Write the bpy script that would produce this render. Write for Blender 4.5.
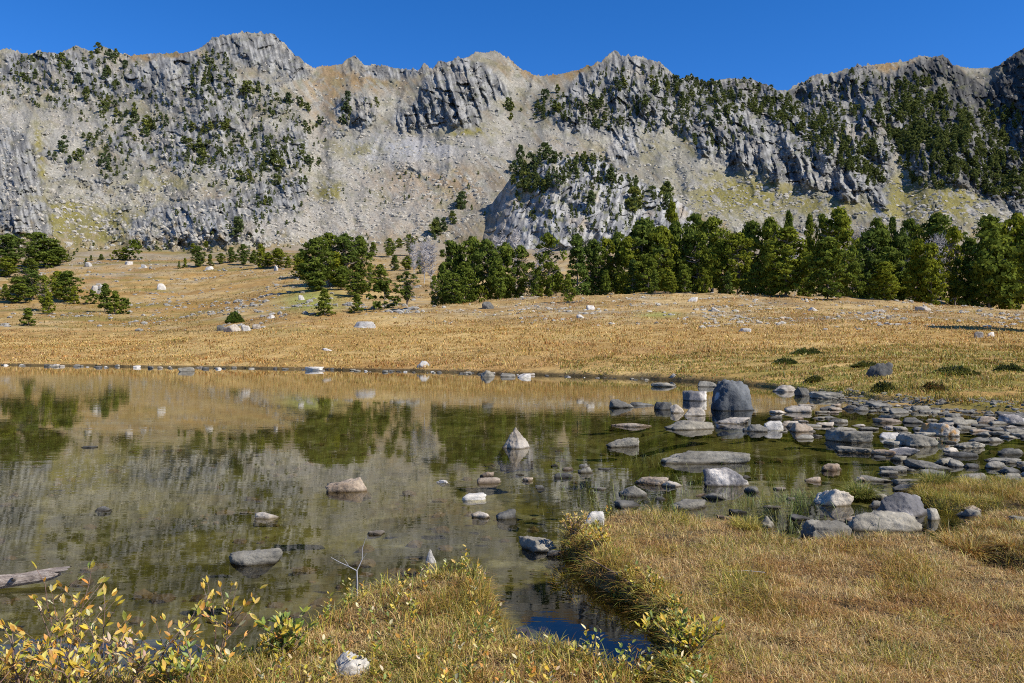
import bpy, math
import numpy as np

# ------------------------------------------------------------------ camera, light, exposure
F = 796.4            # focal length in pixels of a 1024 px wide frame (28 mm on 36 mm)
HOR = 344.0          # image row of the horizon
H = 1.6              # eye height over the lake
SUN_AZ = math.radians(-27)     # sun to the right of the view, a little on the camera's side
SUN_EL = math.radians(44)

sc = bpy.context.scene
for o in list(bpy.data.objects):
    bpy.data.objects.remove(o)
COL = sc.collection
cam_d = bpy.data.cameras.new('camera')
cam_d.lens = 28.0
cam_d.sensor_width = 36.0
cam_d.clip_start = 0.1
cam_d.clip_end = 5000
cam = bpy.data.objects.new('camera', cam_d)
COL.objects.link(cam)
cam.location = (0, 0, H)
cam.rotation_euler = (math.radians(90) + math.atan((HOR - 341.5) / F), 0, 0)
sc.camera = cam

w = bpy.data.worlds.new('World')
sc.world = w
w.use_nodes = True
nt = w.node_tree
sky = nt.nodes.new('ShaderNodeTexSky')
sky.sky_type = 'NISHITA'
sky.sun_disc = False
sky.sun_elevation = SUN_EL
sky.sun_rotation = math.radians(90) - SUN_AZ
sky.altitude = 2900
sky.air_density = 1.0
sky.dust_density = 0.0
sky.ozone_density = 3.0
bgn = nt.nodes['Background']
bgn.inputs['Strength'].default_value = 0.128
hs = nt.nodes.new('ShaderNodeHueSaturation')      # thin, very clear mountain air: a deep blue sky
hs.inputs['Saturation'].default_value = 1.32
nt.links.new(sky.outputs[0], hs.inputs['Color'])
tint = nt.nodes.new('ShaderNodeMix'); tint.data_type = 'RGBA'; tint.blend_type = 'MULTIPLY'
tint.inputs[0].default_value = 1.0; tint.inputs[7].default_value = (.90, .895, 1.09, 1)
nt.links.new(hs.outputs[0], tint.inputs[6]); nt.links.new(tint.outputs[2], bgn.inputs[0])

sun_d = bpy.data.lights.new('sun', 'SUN')
sun_d.energy = 5.0
sun_d.angle = math.radians(0.5)
sun_d.color = (1.0, 0.94, 0.84)
sun = bpy.data.objects.new('sun', sun_d)
COL.objects.link(sun)
sdir = (math.cos(SUN_AZ) * math.cos(SUN_EL), math.sin(SUN_AZ) * math.cos(SUN_EL), math.sin(SUN_EL))
from mathutils import Vector
sun.rotation_euler = Vector(sdir).to_track_quat('Z', 'Y').to_euler()
sun.location = (40, 0, 60)

sc.view_settings.view_transform = 'Standard'
sc.view_settings.look = 'None'
sc.view_settings.exposure = 0.43
sc.view_settings.gamma = 1.0
sc.view_settings.use_curve_mapping = False
sc.cycles.filter_width = 1.05
sc.cycles.use_denoising = False

# ------------------------------------------------------------------ numpy helpers
rng = np.random.default_rng(7)
_p = np.random.default_rng(3).permutation(512)
PERM = np.concatenate([_p, _p, _p])
_a = np.random.default_rng(4).uniform(0, 2 * np.pi, 512)
G2 = np.stack([np.cos(_a), np.sin(_a)], 1)
_g = np.random.default_rng(5).normal(size=(512, 3))
G3 = _g / np.linalg.norm(_g, axis=1)[:, None]


def sstep(a, b, x):
    t = np.clip((x - a) / (b - a), 0, 1)
    return t * t * (3 - 2 * t)


def lerp(a, b, t):
    return a + (b - a) * t


def perlin2(x, y):
    x = np.asarray(x, float); y = np.asarray(y, float)
    xi = np.floor(x).astype(int); yi = np.floor(y).astype(int)
    xf = x - xi; yf = y - yi
    xi &= 511; yi &= 511
    u = xf ** 3 * (xf * (xf * 6 - 15) + 10); v = yf ** 3 * (yf * (yf * 6 - 15) + 10)

    def g(ix, iy, dx, dy):
        gr = G2[PERM[PERM[ix] + iy]]
        return gr[..., 0] * dx + gr[..., 1] * dy
    a = lerp(g(xi, yi, xf, yf), g(xi + 1, yi, xf - 1, yf), u)
    b = lerp(g(xi, yi + 1, xf, yf - 1), g(xi + 1, yi + 1, xf - 1, yf - 1), u)
    return lerp(a, b, v) * 1.5


def fbm(x, y, oc=4, gain=0.5, lac=2.03):
    s = 0; a = 1.0; n = 0
    for i in range(oc):
        s = s + a * perlin2(x + 17.3 * i, y - 9.1 * i); n += a
        x = x * lac; y = y * lac; a *= gain
    return s / n


def ridged(x, y, oc=4, gain=0.55):
    s = 0; a = 1.0; n = 0
    for i in range(oc):
        s = s + a * (1 - 2 * np.abs(perlin2(x + 31.7 * i, y + 5.9 * i))); n += a
        x = x * 2.05; y = y * 2.05; a *= gain
    return s / n


def perlin3(p):
    pi = np.floor(p).astype(int); f = p - pi; pi &= 511
    u = f ** 3 * (f * (f * 6 - 15) + 10)
    r = 0
    for dx in (0, 1):
        for dy in (0, 1):
            for dz in (0, 1):
                g = G3[PERM[PERM[PERM[pi[:, 0] + dx] + pi[:, 1] + dy] + pi[:, 2] + dz]]
                d = g[:, 0] * (f[:, 0] - dx) + g[:, 1] * (f[:, 1] - dy) + g[:, 2] * (f[:, 2] - dz)
                wgt = (u[:, 0] if dx else 1 - u[:, 0]) * (u[:, 1] if dy else 1 - u[:, 1]) * (u[:, 2] if dz else 1 - u[:, 2])
                r = r + d * wgt
    return r * 1.6


def facets(x, y, seed=0, tilt=1.0, step=.5):
    """broken planar faces: every cell of a jittered grid has its own tilt and height"""
    x = np.asarray(x, float); y = np.asarray(y, float)
    xi = np.floor(x).astype(int); yi = np.floor(y).astype(int)
    best = np.full(x.shape, 9.); out = np.zeros(x.shape)
    for dx in (-1, 0, 1):
        for dy in (-1, 0, 1):
            cx = xi + dx; cy = yi + dy
            h = PERM[PERM[(cx + seed) & 511] + (cy & 511)]
            ox = (PERM[h + 7] / 512. - .5) * .9 + .5 + cx - x; oy = (PERM[h + 91] / 512. - .5) * .9 + .5 + cy - y
            d = ox * ox + oy * oy
            val = step * (PERM[h + 33] / 256. - 1) + tilt * (ox * (PERM[h + 57] / 256. - 1) + oy * (PERM[h + 211] / 256. - 1))
            k = d < best
            best = np.where(k, d, best); out = np.where(k, val, out)
    return out


def poly_sd(poly, x, y):
    """signed distance to a polygon, positive inside"""
    x = np.asarray(x, float); y = np.asarray(y, float)
    d = np.full(x.shape, 1e9); ins = np.zeros(x.shape, bool)
    n = len(poly)
    for i in range(n):
        ax, ay = poly[i]; bx, by = poly[(i + 1) % n]
        ex, ey = bx - ax, by - ay
        t = np.clip(((x - ax) * ex + (y - ay) * ey) / (ex * ex + ey * ey + 1e-12), 0, 1)
        d = np.minimum(d, (x - ax - t * ex) ** 2 + (y - ay - t * ey) ** 2)
        c = (ay > y) != (by > y)
        ins ^= c & (x < ax + (y - ay) / (by - ay + 1e-12) * ex)
    d = np.sqrt(d)
    return np.where(ins, d, -d)


def mesh_np(name, verts, quads=None, tris=None, mat=None, col=None, smooth=False):
    me = bpy.data.meshes.new(name)
    verts = np.asarray(verts, np.float32)
    nq = 0 if quads is None else len(quads); n3 = 0 if tris is None else len(tris)
    loops = []
    if nq: loops.append(np.asarray(quads, np.int32).ravel())
    if n3: loops.append(np.asarray(tris, np.int32).ravel())
    li = np.concatenate(loops)
    me.vertices.add(len(verts)); me.vertices.foreach_set('co', verts.ravel())
    me.loops.add(len(li)); me.loops.foreach_set('vertex_index', li)
    me.polygons.add(nq + n3)
    st = np.concatenate([np.arange(nq) * 4, nq * 4 + np.arange(n3) * 3]).astype(np.int32)
    me.polygons.foreach_set('loop_start', st)
    me.polygons.foreach_set('use_smooth', np.full(nq + n3, smooth))
    me.update(calc_edges=True)
    if col is not None:
        c4 = np.ones((len(verts), 4), np.float32); c4[:, :3] = col
        at = me.attributes.new('col', 'FLOAT_COLOR', 'POINT')
        at.data.foreach_set('color', c4.ravel())
    if mat: me.materials.append(mat)
    return me


def link(name, me, parent=None, loc=(0, 0, 0), rot=(0, 0, 0), scale=(1, 1, 1)):
    o = bpy.data.objects.new(name, me)
    COL.objects.link(o)
    o.location = loc; o.rotation_euler = rot; o.scale = scale
    if parent: o.parent = parent
    return o


def tag(o, label, cat, group=None):
    o['label'] = label; o['category'] = cat
    if group: o['group'] = group
    return o


def kind(o, k):
    o['kind'] = k
    return o


def grid_quads(nr, nc):
    i = np.arange(nr - 1)[:, None] * nc + np.arange(nc - 1)[None, :]
    i = i.ravel()
    return np.stack([i, i + 1, i + nc + 1, i + nc], 1)


ORD = ['first', 'second', 'third', 'fourth', 'fifth', 'sixth', 'seventh', 'eighth', 'ninth', 'tenth', 'eleventh', 'twelfth',
       'thirteenth', 'fourteenth', 'fifteenth', 'sixteenth', 'seventeenth', 'eighteenth', 'nineteenth', 'twentieth']


def ordinal(i, n):
    if n == 1: return ''
    if i == 0: return 'leftmost'
    if i == n - 1: return 'rightmost'
    if i <= n // 2 or i < 3: return (ORD[i] if i < 20 else 'number %d' % (i + 1)) + ' from the left'
    return ORD[n - 1 - i] + ' from the right' if n - 1 - i < 20 else 'number %d' % (i + 1)


# ------------------------------------------------------------------ materials
def new_mat(name):
    m = bpy.data.materials.new(name); m.use_nodes = True
    return m, m.node_tree, m.node_tree.nodes['Principled BSDF']


def N(t, typ, **kw):
    n = t.nodes.new(typ)
    for k, v in kw.items():
        if k in n.inputs: n.inputs[k].default_value = v
        else: setattr(n, k, v)
    return n


def ramp(t, fac, stops):
    r = t.nodes.new('ShaderNodeValToRGB')
    e = r.color_ramp.elements
    while len(e) < len(stops): e.new(0.5)
    for k, (pos, c) in enumerate(stops):
        e[k].position = pos; e[k].color = (*c, 1) if len(c) == 3 else c
    t.links.new(fac, r.inputs[0])
    return r.outputs[0]


def mul(t, a, b, fac=1.0, mode='MULTIPLY'):
    n = t.nodes.new('ShaderNodeMix'); n.data_type = 'RGBA'; n.blend_type = mode
    for s, v in ((n.inputs[0], fac), (n.inputs[6], a), (n.inputs[7], b)):
        if hasattr(v, 'is_linked') or hasattr(v, 'links'): t.links.new(v, s)
        else: s.default_value = v if not isinstance(v, tuple) or len(v) == 4 else (*v, 1)
    return n.outputs[2]


def attr_mat(name, scales, amp, rough=0.95, bump=0.0, bscale=3.0, bdist=0.1, stretch=(1, 1, 1), trans=0.0):
    """vertex colour 'col' times layered procedural noise"""
    m, t, b = new_mat(name)
    a = N(t, 'ShaderNodeAttribute', attribute_name='col')
    g = N(t, 'ShaderNodeNewGeometry')
    mp = N(t, 'ShaderNodeMapping'); mp.inputs['Scale'].default_value = stretch
    t.links.new(g.outputs['Position'], mp.inputs[0])
    c = a.outputs['Color']
    for s, k in zip(scales, amp):
        n = N(t, 'ShaderNodeTexNoise', Scale=s, Detail=5.0, Roughness=0.65)
        t.links.new(mp.outputs[0], n.inputs['Vector'])
        r = ramp(t, n.outputs['Fac'], [(0.28, (1 - k,) * 3), (0.5, (1, 1, 1)), (0.72, (1 + k, 1 + k * .96, 1 + k * .9))])
        c = mul(t, c, r)
    t.links.new(c, b.inputs['Base Color'])
    b.inputs['Roughness'].default_value = rough
    b.inputs['Specular IOR Level'].default_value = 0.15
    if bump:
        n = N(t, 'ShaderNodeTexNoise', Scale=bscale, Detail=8.0, Roughness=0.7)
        t.links.new(mp.outputs[0], n.inputs['Vector'])
        bp = N(t, 'ShaderNodeBump', Strength=bump, Distance=bdist)
        t.links.new(n.outputs['Fac'], bp.inputs['Height'])
        t.links.new(bp.outputs[0], b.inputs['Normal'])
    return m


def blade_mat(name, trans=0.35):
    m, t, b = new_mat(name)
    a = N(t, 'ShaderNodeAttribute', attribute_name='col')
    d = N(t, 'ShaderNodeBsdfDiffuse'); tr = N(t, 'ShaderNodeBsdfTranslucent')
    gl = N(t, 'ShaderNodeBsdfGlossy', Roughness=0.5)
    mx = N(t, 'ShaderNodeMixShader', Fac=trans); m2 = N(t, 'ShaderNodeMixShader', Fac=0.03)
    t.links.new(a.outputs['Color'], d.inputs[0]); t.links.new(a.outputs['Color'], tr.inputs[0])
    t.links.new(d.outputs[0], mx.inputs[1]); t.links.new(tr.outputs[0], mx.inputs[2])
    t.links.new(mx.outputs[0], m2.inputs[1]); t.links.new(gl.outputs[0], m2.inputs[2])
    t.links.new(m2.outputs[0], t.nodes['Material Output'].inputs[0])
    t.nodes.remove(b)
    return m


def rock_mat(name, base, pale, dark, scale=6.0, wet=True, pale_amt=0.5, patch=None):
    m, t, b = new_mat(name)
    tc = N(t, 'ShaderNodeTexCoord')
    oi = N(t, 'ShaderNodeObjectInfo')
    g = N(t, 'ShaderNodeNewGeometry')
    n1 = N(t, 'ShaderNodeTexNoise', Scale=scale * .45, Detail=6.0, Roughness=0.65)
    n2 = N(t, 'ShaderNodeTexNoise', Scale=scale * 2.2, Detail=8.0, Roughness=0.75)
    ad = N(t, 'ShaderNodeVectorMath', operation='ADD')
    t.links.new(g.outputs['Position'], ad.inputs[0]); t.links.new(oi.outputs['Random'], ad.inputs[1])
    for n in (n1, n2): t.links.new(ad.outputs[0], n.inputs['Vector'])
    c = ramp(t, n1.outputs['Fac'], [(0.3, dark), (0.5, base), (0.5 + .3 * (1.2 - pale_amt), pale)])
    sp = ramp(t, n2.outputs['Fac'], [(0.3, (.55, .55, .57)), (0.48, (1, 1, 1)), (0.7, (1.25, 1.22, 1.16))])
    c = mul(t, c, sp)
    if patch:
        n3 = N(t, 'ShaderNodeTexNoise', Scale=scale * .8, Detail=4.0)
        t.links.new(ad.outputs[0], n3.inputs['Vector'])
        f = ramp(t, n3.outputs['Fac'], [(0.56, (0, 0, 0)), (0.63, (1, 1, 1))])
        c = mul(t, c, patch, f, 'MIX')
    vr = ramp(t, oi.outputs['Random'], [(0, (.74, .74, .75)), (.5, (1, .98, .96)), (1, (1.2, 1.15, 1.08))])
    c = mul(t, c, vr)
    b.inputs['Roughness'].default_value = 0.9
    b.inputs['Specular IOR Level'].default_value = 0.25
    if wet:   # water-stained foot of a rock that stands in the lake
        sx = N(t, 'ShaderNodeSeparateXYZ'); t.links.new(g.outputs['Position'], sx.inputs[0])
        nw = N(t, 'ShaderNodeMath', operation='MULTIPLY_ADD'); nw.inputs[1].default_value = 0.05
        t.links.new(n1.outputs['Fac'], nw.inputs[0]); t.links.new(sx.outputs['Z'], nw.inputs[2])
        wr = ramp(t, nw.outputs[0], [(0.030, (.30, .27, .22)), (0.055, (1, 1, 1))])
        c = mul(t, c, wr)
    t.links.new(c, b.inputs['Base Color'])
    nb = N(t, 'ShaderNodeTexNoise', Scale=scale * 3, Detail=8.0, Roughness=0.7)
    t.links.new(ad.outputs[0], nb.inputs['Vector'])
    bp = N(t, 'ShaderNodeBump', Strength=0.55, Distance=0.25 / scale)
    t.links.new(nb.outputs['Fac'], bp.inputs['Height']); t.links.new(bp.outputs[0], b.inputs['Normal'])
    return m


def crown_mat(name, c0, c1, rnd=0.33):
    m, t, b = new_mat(name)
    a = N(t, 'ShaderNodeAttribute', attribute_name='col')
    oi = N(t, 'ShaderNodeObjectInfo')
    sp = N(t, 'ShaderNodeSeparateColor'); t.links.new(a.outputs['Color'], sp.inputs[0])
    c = ramp(t, sp.outputs[0], [(0.0, c0), (1.0, c1)])
    v = ramp(t, oi.outputs['Random'], [(0, (1 - rnd, 1 - rnd * .8, 1)), (.5, (1, 1, 1)), (1, (1 + rnd * 1.4, 1 + rnd * .8, .8))])
    c = mul(t, c, v)
    d = N(t, 'ShaderNodeBsdfDiffuse'); tr = N(t, 'ShaderNodeBsdfTranslucent')
    mx = N(t, 'ShaderNodeMixShader', Fac=0.3)
    t.links.new(c, d.inputs[0]); t.links.new(c, tr.inputs[0])
    t.links.new(d.outputs[0], mx.inputs[1]); t.links.new(tr.outputs[0], mx.inputs[2])
    t.links.new(mx.outputs[0], t.nodes['Material Output'].inputs[0])
    t.nodes.remove(b)
    return m


def wood_mat(name, c0, c1, scale=8):
    m, t, b = new_mat(name)
    g = N(t, 'ShaderNodeTexCoord')
    mp = N(t, 'ShaderNodeMapping'); mp.inputs['Scale'].default_value = (1, 1, .15)
    t.links.new(g.outputs['Object'], mp.inputs[0])
    n = N(t, 'ShaderNodeTexNoise', Scale=scale, Detail=6.0); t.links.new(mp.outputs[0], n.inputs['Vector'])
    t.links.new(ramp(t, n.outputs['Fac'], [(.35, c0), (.65, c1)]), b.inputs['Base Color'])
    b.inputs['Roughness'].default_value = .9
    bp = N(t, 'ShaderNodeBump', Strength=.6, Distance=.02)
    t.links.new(n.outputs['Fac'], bp.inputs['Height']); t.links.new(bp.outputs[0], b.inputs['Normal'])
    return m


M_MOUNT = attr_mat('mountain_rock', (0.05, 0.4, 1.6), (.06, .12, .30), bump=0.4, bscale=0.9, bdist=.8)
M_GROUND = attr_mat('ground_cover', (0.15, 1.1, 6.0), (.18, .28, .35), bump=0.5, bscale=5, bdist=0.08)
M_BLADE = blade_mat('grass_blade')
M_BARK = wood_mat('bark', (.10, .08, .065), (.24, .20, .17))
M_SNAG = wood_mat('dead_wood', (.26, .25, .25), (.42, .40, .39))
M_PINE = crown_mat('pine_needles', (.054, .082, .014), (.188, .218, .032))
M_FIR = crown_mat('fir_needles', (.036, .068, .018), (.11, .15, .034))
M_FARPINE = crown_mat('far_pine_needles', (.062, .085, .030), (.155, .182, .058))
M_DEADTWIG = crown_mat('dead_twigs', (.24, .22, .22), (.36, .34, .34), .1)

# ------------------------------------------------------------------ the ground: shape
SHX = np.array([-2500, -600, 0, 150, 300, 400, 470, 560, 640, 700, 760, 800, 850, 880, 930, 1024, 1200, 1600, 3500], float)
SHY = np.array([363, 364, 365, 367, 369, 371, 373, 375.5, 378.5, 381.5, 386, 391, 397, 402, 407, 411, 418, 425, 430], float)
CRX = np.array([-2500, 0, 120, 200, 300, 363, 480, 560, 640, 760, 850, 950, 1024, 1500, 3500], float)
CRD = np.array([75, 75, 75, 75, 80, 95, 125, 130, 130, 130, 126, 122, 120, 118, 118], float)
CRY = np.array([346, 346, 343, 334, 321, 314, 301, 295, 292, 294, 299, 304, 306, 306, 306], float)
BKD = np.array([60, 90, 120, 150, 175, 200, 230, 260, 300, 350, 420, 470], float)
BKL = np.array([362.5, 344.5, 336, 328, 318, 308, 294, 281, 265, 250, 232, 222], float)   # left: bare moraines
BKR = np.array([362, 352, 330, 303, 297, 293, 284, 272, 258, 240, 222, 214], float)     # right: behind the crest
BKM = np.array([362, 352, 330, 308, 298, 288, 279, 270, 260, 248, 230, 220], float)     # middle


def px2plane(poly):
    out = []
    for px, py in poly:
        Y = F * H / (py - HOR)
        out.append(((px - 512) / F * Y, Y))
    return out


ISL1 = px2plane([(556, 550), (572, 533), (600, 526), (650, 522), (700, 526), (745, 533), (765, 543), (800, 551), (840, 552),
                 (900, 548), (935, 548), (950, 562), (985, 575), (1030, 585), (1200, 610), (1800, 800), (1800, 1100), (640, 1100),
                 (652, 760), (660, 700), (658, 683), (655, 655), (640, 628), (610, 600), (585, 580), (565, 565)])
ISL2 = px2plane([(-900, 690), (-200, 680), (0, 684), (60, 688), (150, 696), (215, 686), (250, 668), (290, 645), (330, 618), (370, 602),
                 (430, 592), (490, 597), (512, 617), (508, 640), (535, 662), (585, 674), (640, 690), (655, 715), (650, 760), (645, 1100), (-1500, 1100)])
ISL3 = px2plane([(945, 552), (952, 535), (985, 520), (1030, 523), (1200, 520), (1500, 540), (1500, 600), (1200, 592), (1030, 577), (990, 570), (962, 563)])
ISL4 = px2plane([(896, 503), (912, 492), (960, 487), (1030, 489), (1100, 488), (1300, 495), (1300, 522), (1100, 516), (1000, 513), (940, 511)])
ISLANDS = (ISL1, ISL2, ISL3, ISL4)


def ground_z(X, Y):
    X = np.asarray(X, float); Y = np.asarray(Y, float)
    px = 512 + X / np.maximum(Y, .3) * F
    ysh = F * H / (np.interp(px, SHX, SHY) - HOR)
    s = Y - ysh - 1.6 * fbm(X / 7, Y / 7, 3) - .12 * perlin2(X / .9, Y / .9)
    # lake bed
    deep = 0.16 + .55 * sstep(0, 14, -s) * (1 - .55 * sstep(590, 700, px)) * sstep(3.2, 9, Y)
    deep = deep * (1 - .55 * sstep(620, 780, px) * (1 - sstep(11, 5, Y) * 0.0))
    bed = -deep + .05 * fbm(X / 1.3, Y / 1.3, 4) + .03 * fbm(X / .35, Y / .35, 3)
    bar = sstep(775, 850, px) * sstep(16.5, 19, Y) * sstep(-6.5 - 5 * sstep(840, 900, px), -.2, s)
    bed = lerp(bed, .005 + .07 * fbm(X / .8, Y / .8, 4), bar)
    # meadow up to the crest of the moraine
    cd = np.interp(px, CRX, CRD); cz = H + (HOR - np.interp(px, CRX, CRY)) * cd / F
    bank = .05 + (.06 + .16 * sstep(350, 560, px) * sstep(800, 690, px)) * sstep(0, .5, s) + .10 * sstep(.3, 3, s)
    t = np.clip((Y - ysh) / np.maximum(cd - ysh, 5), 0, 1)
    front = bank + np.maximum(cz - .5, 0) * t ** 1.25
    zl = H + (HOR - np.interp(Y, BKD, BKL)) * Y / F
    zm = H + (HOR - np.interp(Y, BKD, BKM)) * Y / F
    zr = H + (HOR - np.interp(Y, BKD, BKR)) * Y / F
    wl = sstep(330, 170, px); wr = sstep(440, 560, px)
    back = wl * zl + wr * zr + (1 - wl - wr) * zm
    over = np.maximum(Y - cd, 0)
    front = front - 2.2 * sstep(0, 30, over) * sstep(210, 330, px)
    back = np.minimum(back, bank + .085 * np.maximum(s, 0) + .004 * np.maximum(s, 0) ** 2)
    land = np.where(Y < cd, np.maximum(front, np.where(px < 330, np.minimum(back, front + 40 * wl), front)), np.maximum(front, back))
    rough = sstep(3, 25, s)
    land = land + rough * (.9 * fbm(X / 22, Y / 22, 4) + .35 * fbm(X / 5, Y / 5, 4)) * (.35 + .65 * sstep(70, 120, Y))
    land = land + (1 - sstep(4, 22, s)) * .16 * np.maximum(fbm(X / 1.7, Y / 1.3, 3), -.2) * sstep(.2, 1.5, s)
    z = np.where(s > 0, np.maximum(land, lerp(.05, .15, sstep(0, .35, s))), bed)
    # near islands of turf
    near = (Y < 13)
    if near.any():
        xn = X[near] if X.ndim else X; yn = Y[near] if Y.ndim else Y
        zi = z[near] if X.ndim else z
        wob0 = .05 * fbm(xn / .35, yn / .35, 3); wob1 = .16 * fbm(xn / .8 + 5, yn / .8, 2)
        for k, pl in enumerate(ISLANDS):
            sd = poly_sd(pl, xn, yn) + wob0 + (wob1 if k < 2 else 0)
            top = (.115, .13, .10, .08)[k] + .05 * fbm(xn / .6, yn / .6, 4)
            zi = np.where(sd > -.15, np.maximum(zi, lerp(zi, top, sstep(-.06, .16, sd))), zi)
        if X.ndim: z = z.copy(); z[near] = zi
        else: z = zi
    return z


_Y = np.geomspace(1.6, 430, 2600)


def ground_hit(px, py):
    """distance at which the ray through a photo pixel first meets the ground"""
    z = ground_z((px - 512) / F * _Y, _Y)
    y = HOR - (np.maximum(z, 0) - H) / _Y * F
    k = np.argmax(y <= py) if (y <= py).any() else int(np.argmin(y))
    return float(_Y[k]), float(max(z[k], 0)) if z[k] > 0 else 0.0


def at(px, Y):
    X = (px - 512) / F * Y
    return X, Y, float(ground_z(np.array([X]), np.array([Y]))[0])


# ------------------------------------------------------------------ the ground: mesh and cover colours
def build_ground():
    pxs = np.concatenate([np.linspace(-2300, -60, 170), np.arange(-58, 1084, 1.7), np.linspace(1086, 3300, 170)])
    sh = F * H / (np.interp(pxs, SHX, SHY) - HOR)
    parts = [np.repeat(np.concatenate([[0.6, .9, 1.2], np.geomspace(1.5, 11, 230)])[:, None], len(pxs), 1)]
    for a, b, n in ((11, sh - 3.2, 90), (sh - 3.2, sh + 3.2, 90), (sh + 3.2, 140, 150), (140, 470, 120)):
        u = np.linspace(0, 1, n + 1)[1:, None]
        a = a + 0 * sh; b = b + 0 * sh
        parts.append(a[None] * (b / a)[None] ** u)
    Yg = np.concatenate(parts); P = np.repeat(pxs[None], len(Yg), 0); ys = Yg[:, 0]
    X = (P - 512) / F * Yg
    X += .02 * Yg * 0
    Z = ground_z(X, Yg)
    px = P; py = HOR - (Z - H) / Yg * F
    ysh = F * H / (np.interp(px, SHX, SHY) - HOR)
    s = Yg - ysh
    n1 = fbm(X / 9, Yg / 9, 5); n2 = fbm(X / 2.2 + 40, Yg / 2.2, 4); n3 = fbm(X / 30 + 7, Yg / 30, 4)
    nf = fbm(X / .25, Yg / .25, 3)

    def c3(*c): return np.array(c)[None, None, :]
    def mix(a, b, t): return a + (b - a) * t[..., None]
    gold = mix(c3(.31, .19, .058), c3(.42, .29, .11), sstep(-.4, .4, n1 + .5 * n2))
    gold = mix(gold, c3(.27, .145, .05), sstep(.1, .5, n3) * .6)
    col = gold
    # gravelly, sparsely grassed moraine higher up
    gy = sstep(332, 316, py + 8 * n1) * sstep(330, 420, px)
    gy = np.maximum(gy, sstep(338, 322, py + 10 * n3 + 5 * n1) * (1 - sstep(330, 420, px)) * (.45 + .55 * sstep(-.1, .35, n1)))
    gravel = mix(c3(.185, .135, .072), c3(.275, .235, .165), sstep(-.35, .35, n2 + .8 * n1))
    col = mix(col, gravel, gy * (.30 + .45 * sstep(-.1, .3, fbm(X / 10, Yg / 6, 4))))
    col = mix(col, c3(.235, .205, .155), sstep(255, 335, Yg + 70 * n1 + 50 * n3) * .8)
    # brown and olive stripes of the left meadow, green patch by the grove
    stripe = fbm(X / 60, Yg / 9, 4)
    col = mix(col, c3(.175, .14, .035), sstep(.0, .3, stripe) * sstep(338, 324, py) * (1 - sstep(300, 420, px)) * .85)
    col = mix(col, c3(.27, .155, .045), sstep(.05, .35, fbm(X / 50 + 9, Yg / 14, 4)) * sstep(338, 324, py) * (1 - sstep(300, 420, px)) * .8)
    green = np.exp(-(((px - 312) / 34) ** 2 + ((py - 300) / 13) ** 2)) + .8 * np.exp(-(((px - 660) / 26) ** 2 + ((py - 315) / 4) ** 2))
    col = mix(col, c3(.21, .23, .05), np.clip(green * 1.1 - .15 + .3 * n2, 0, .85))
    # mossy hummocks on the right-hand bank
    mos = sstep(690, 800, px) * sstep(343, 356, py + 7 * n2) * sstep(-.15, .25, fbm(X / 2.6 + 3, Yg / 1.7, 4))
    col = mix(col, c3(.19, .165, .03), mos * .85)
    # bare dark bank at the water's edge
    slope = sstep(.16, .09, Z) * (Z > -.06) * (s > -6)
    col = mix(col, c3(.055, .04, .022), slope * .8 * (Yg > 14) * (1 - .6 * sstep(700, 800, px)))
    # turf islands
    isl = np.zeros_like(Z)
    k = Yg < 13
    m = np.full(k.sum(), -9.)
    for pl in ISLANDS: m = np.maximum(m, poly_sd(pl, X[k], Yg[k]))
    isl[k] = sstep(-.12, .1, m)
    soil = mix(c3(.045, .032, .018), c3(.13, .09, .045), sstep(-.3, .3, nf + n2) * sstep(.03, .12, Z))
    col = mix(col, soil, isl)
    # lake bed: silt with stones and weed
    bed = mix(c3(.075, .070, .022), c3(.15, .140, .056), sstep(-.35, .45, n2 + .6 * nf))
    bed = mix(bed, c3(.045, .045, .010), sstep(.0, .3, fbm(X / 1.5 + 9, Yg / 2.2, 4)) * .8)
    bed = mix(bed, c3(.21, .205, .155), sstep(.2, .4, fbm(X / .5, Yg / .5 + 20, 3)) * .7)
    under = sstep(.02, -.04, Z) * (1 - .0 * isl)
    col = mix(col, bed, under)
    V = np.stack([X, Yg, Z], -1).reshape(-1, 3)
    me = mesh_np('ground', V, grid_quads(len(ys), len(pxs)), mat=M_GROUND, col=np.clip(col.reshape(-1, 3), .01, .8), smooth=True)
    kind(link('ground', me), 'structure')


build_ground()

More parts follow.
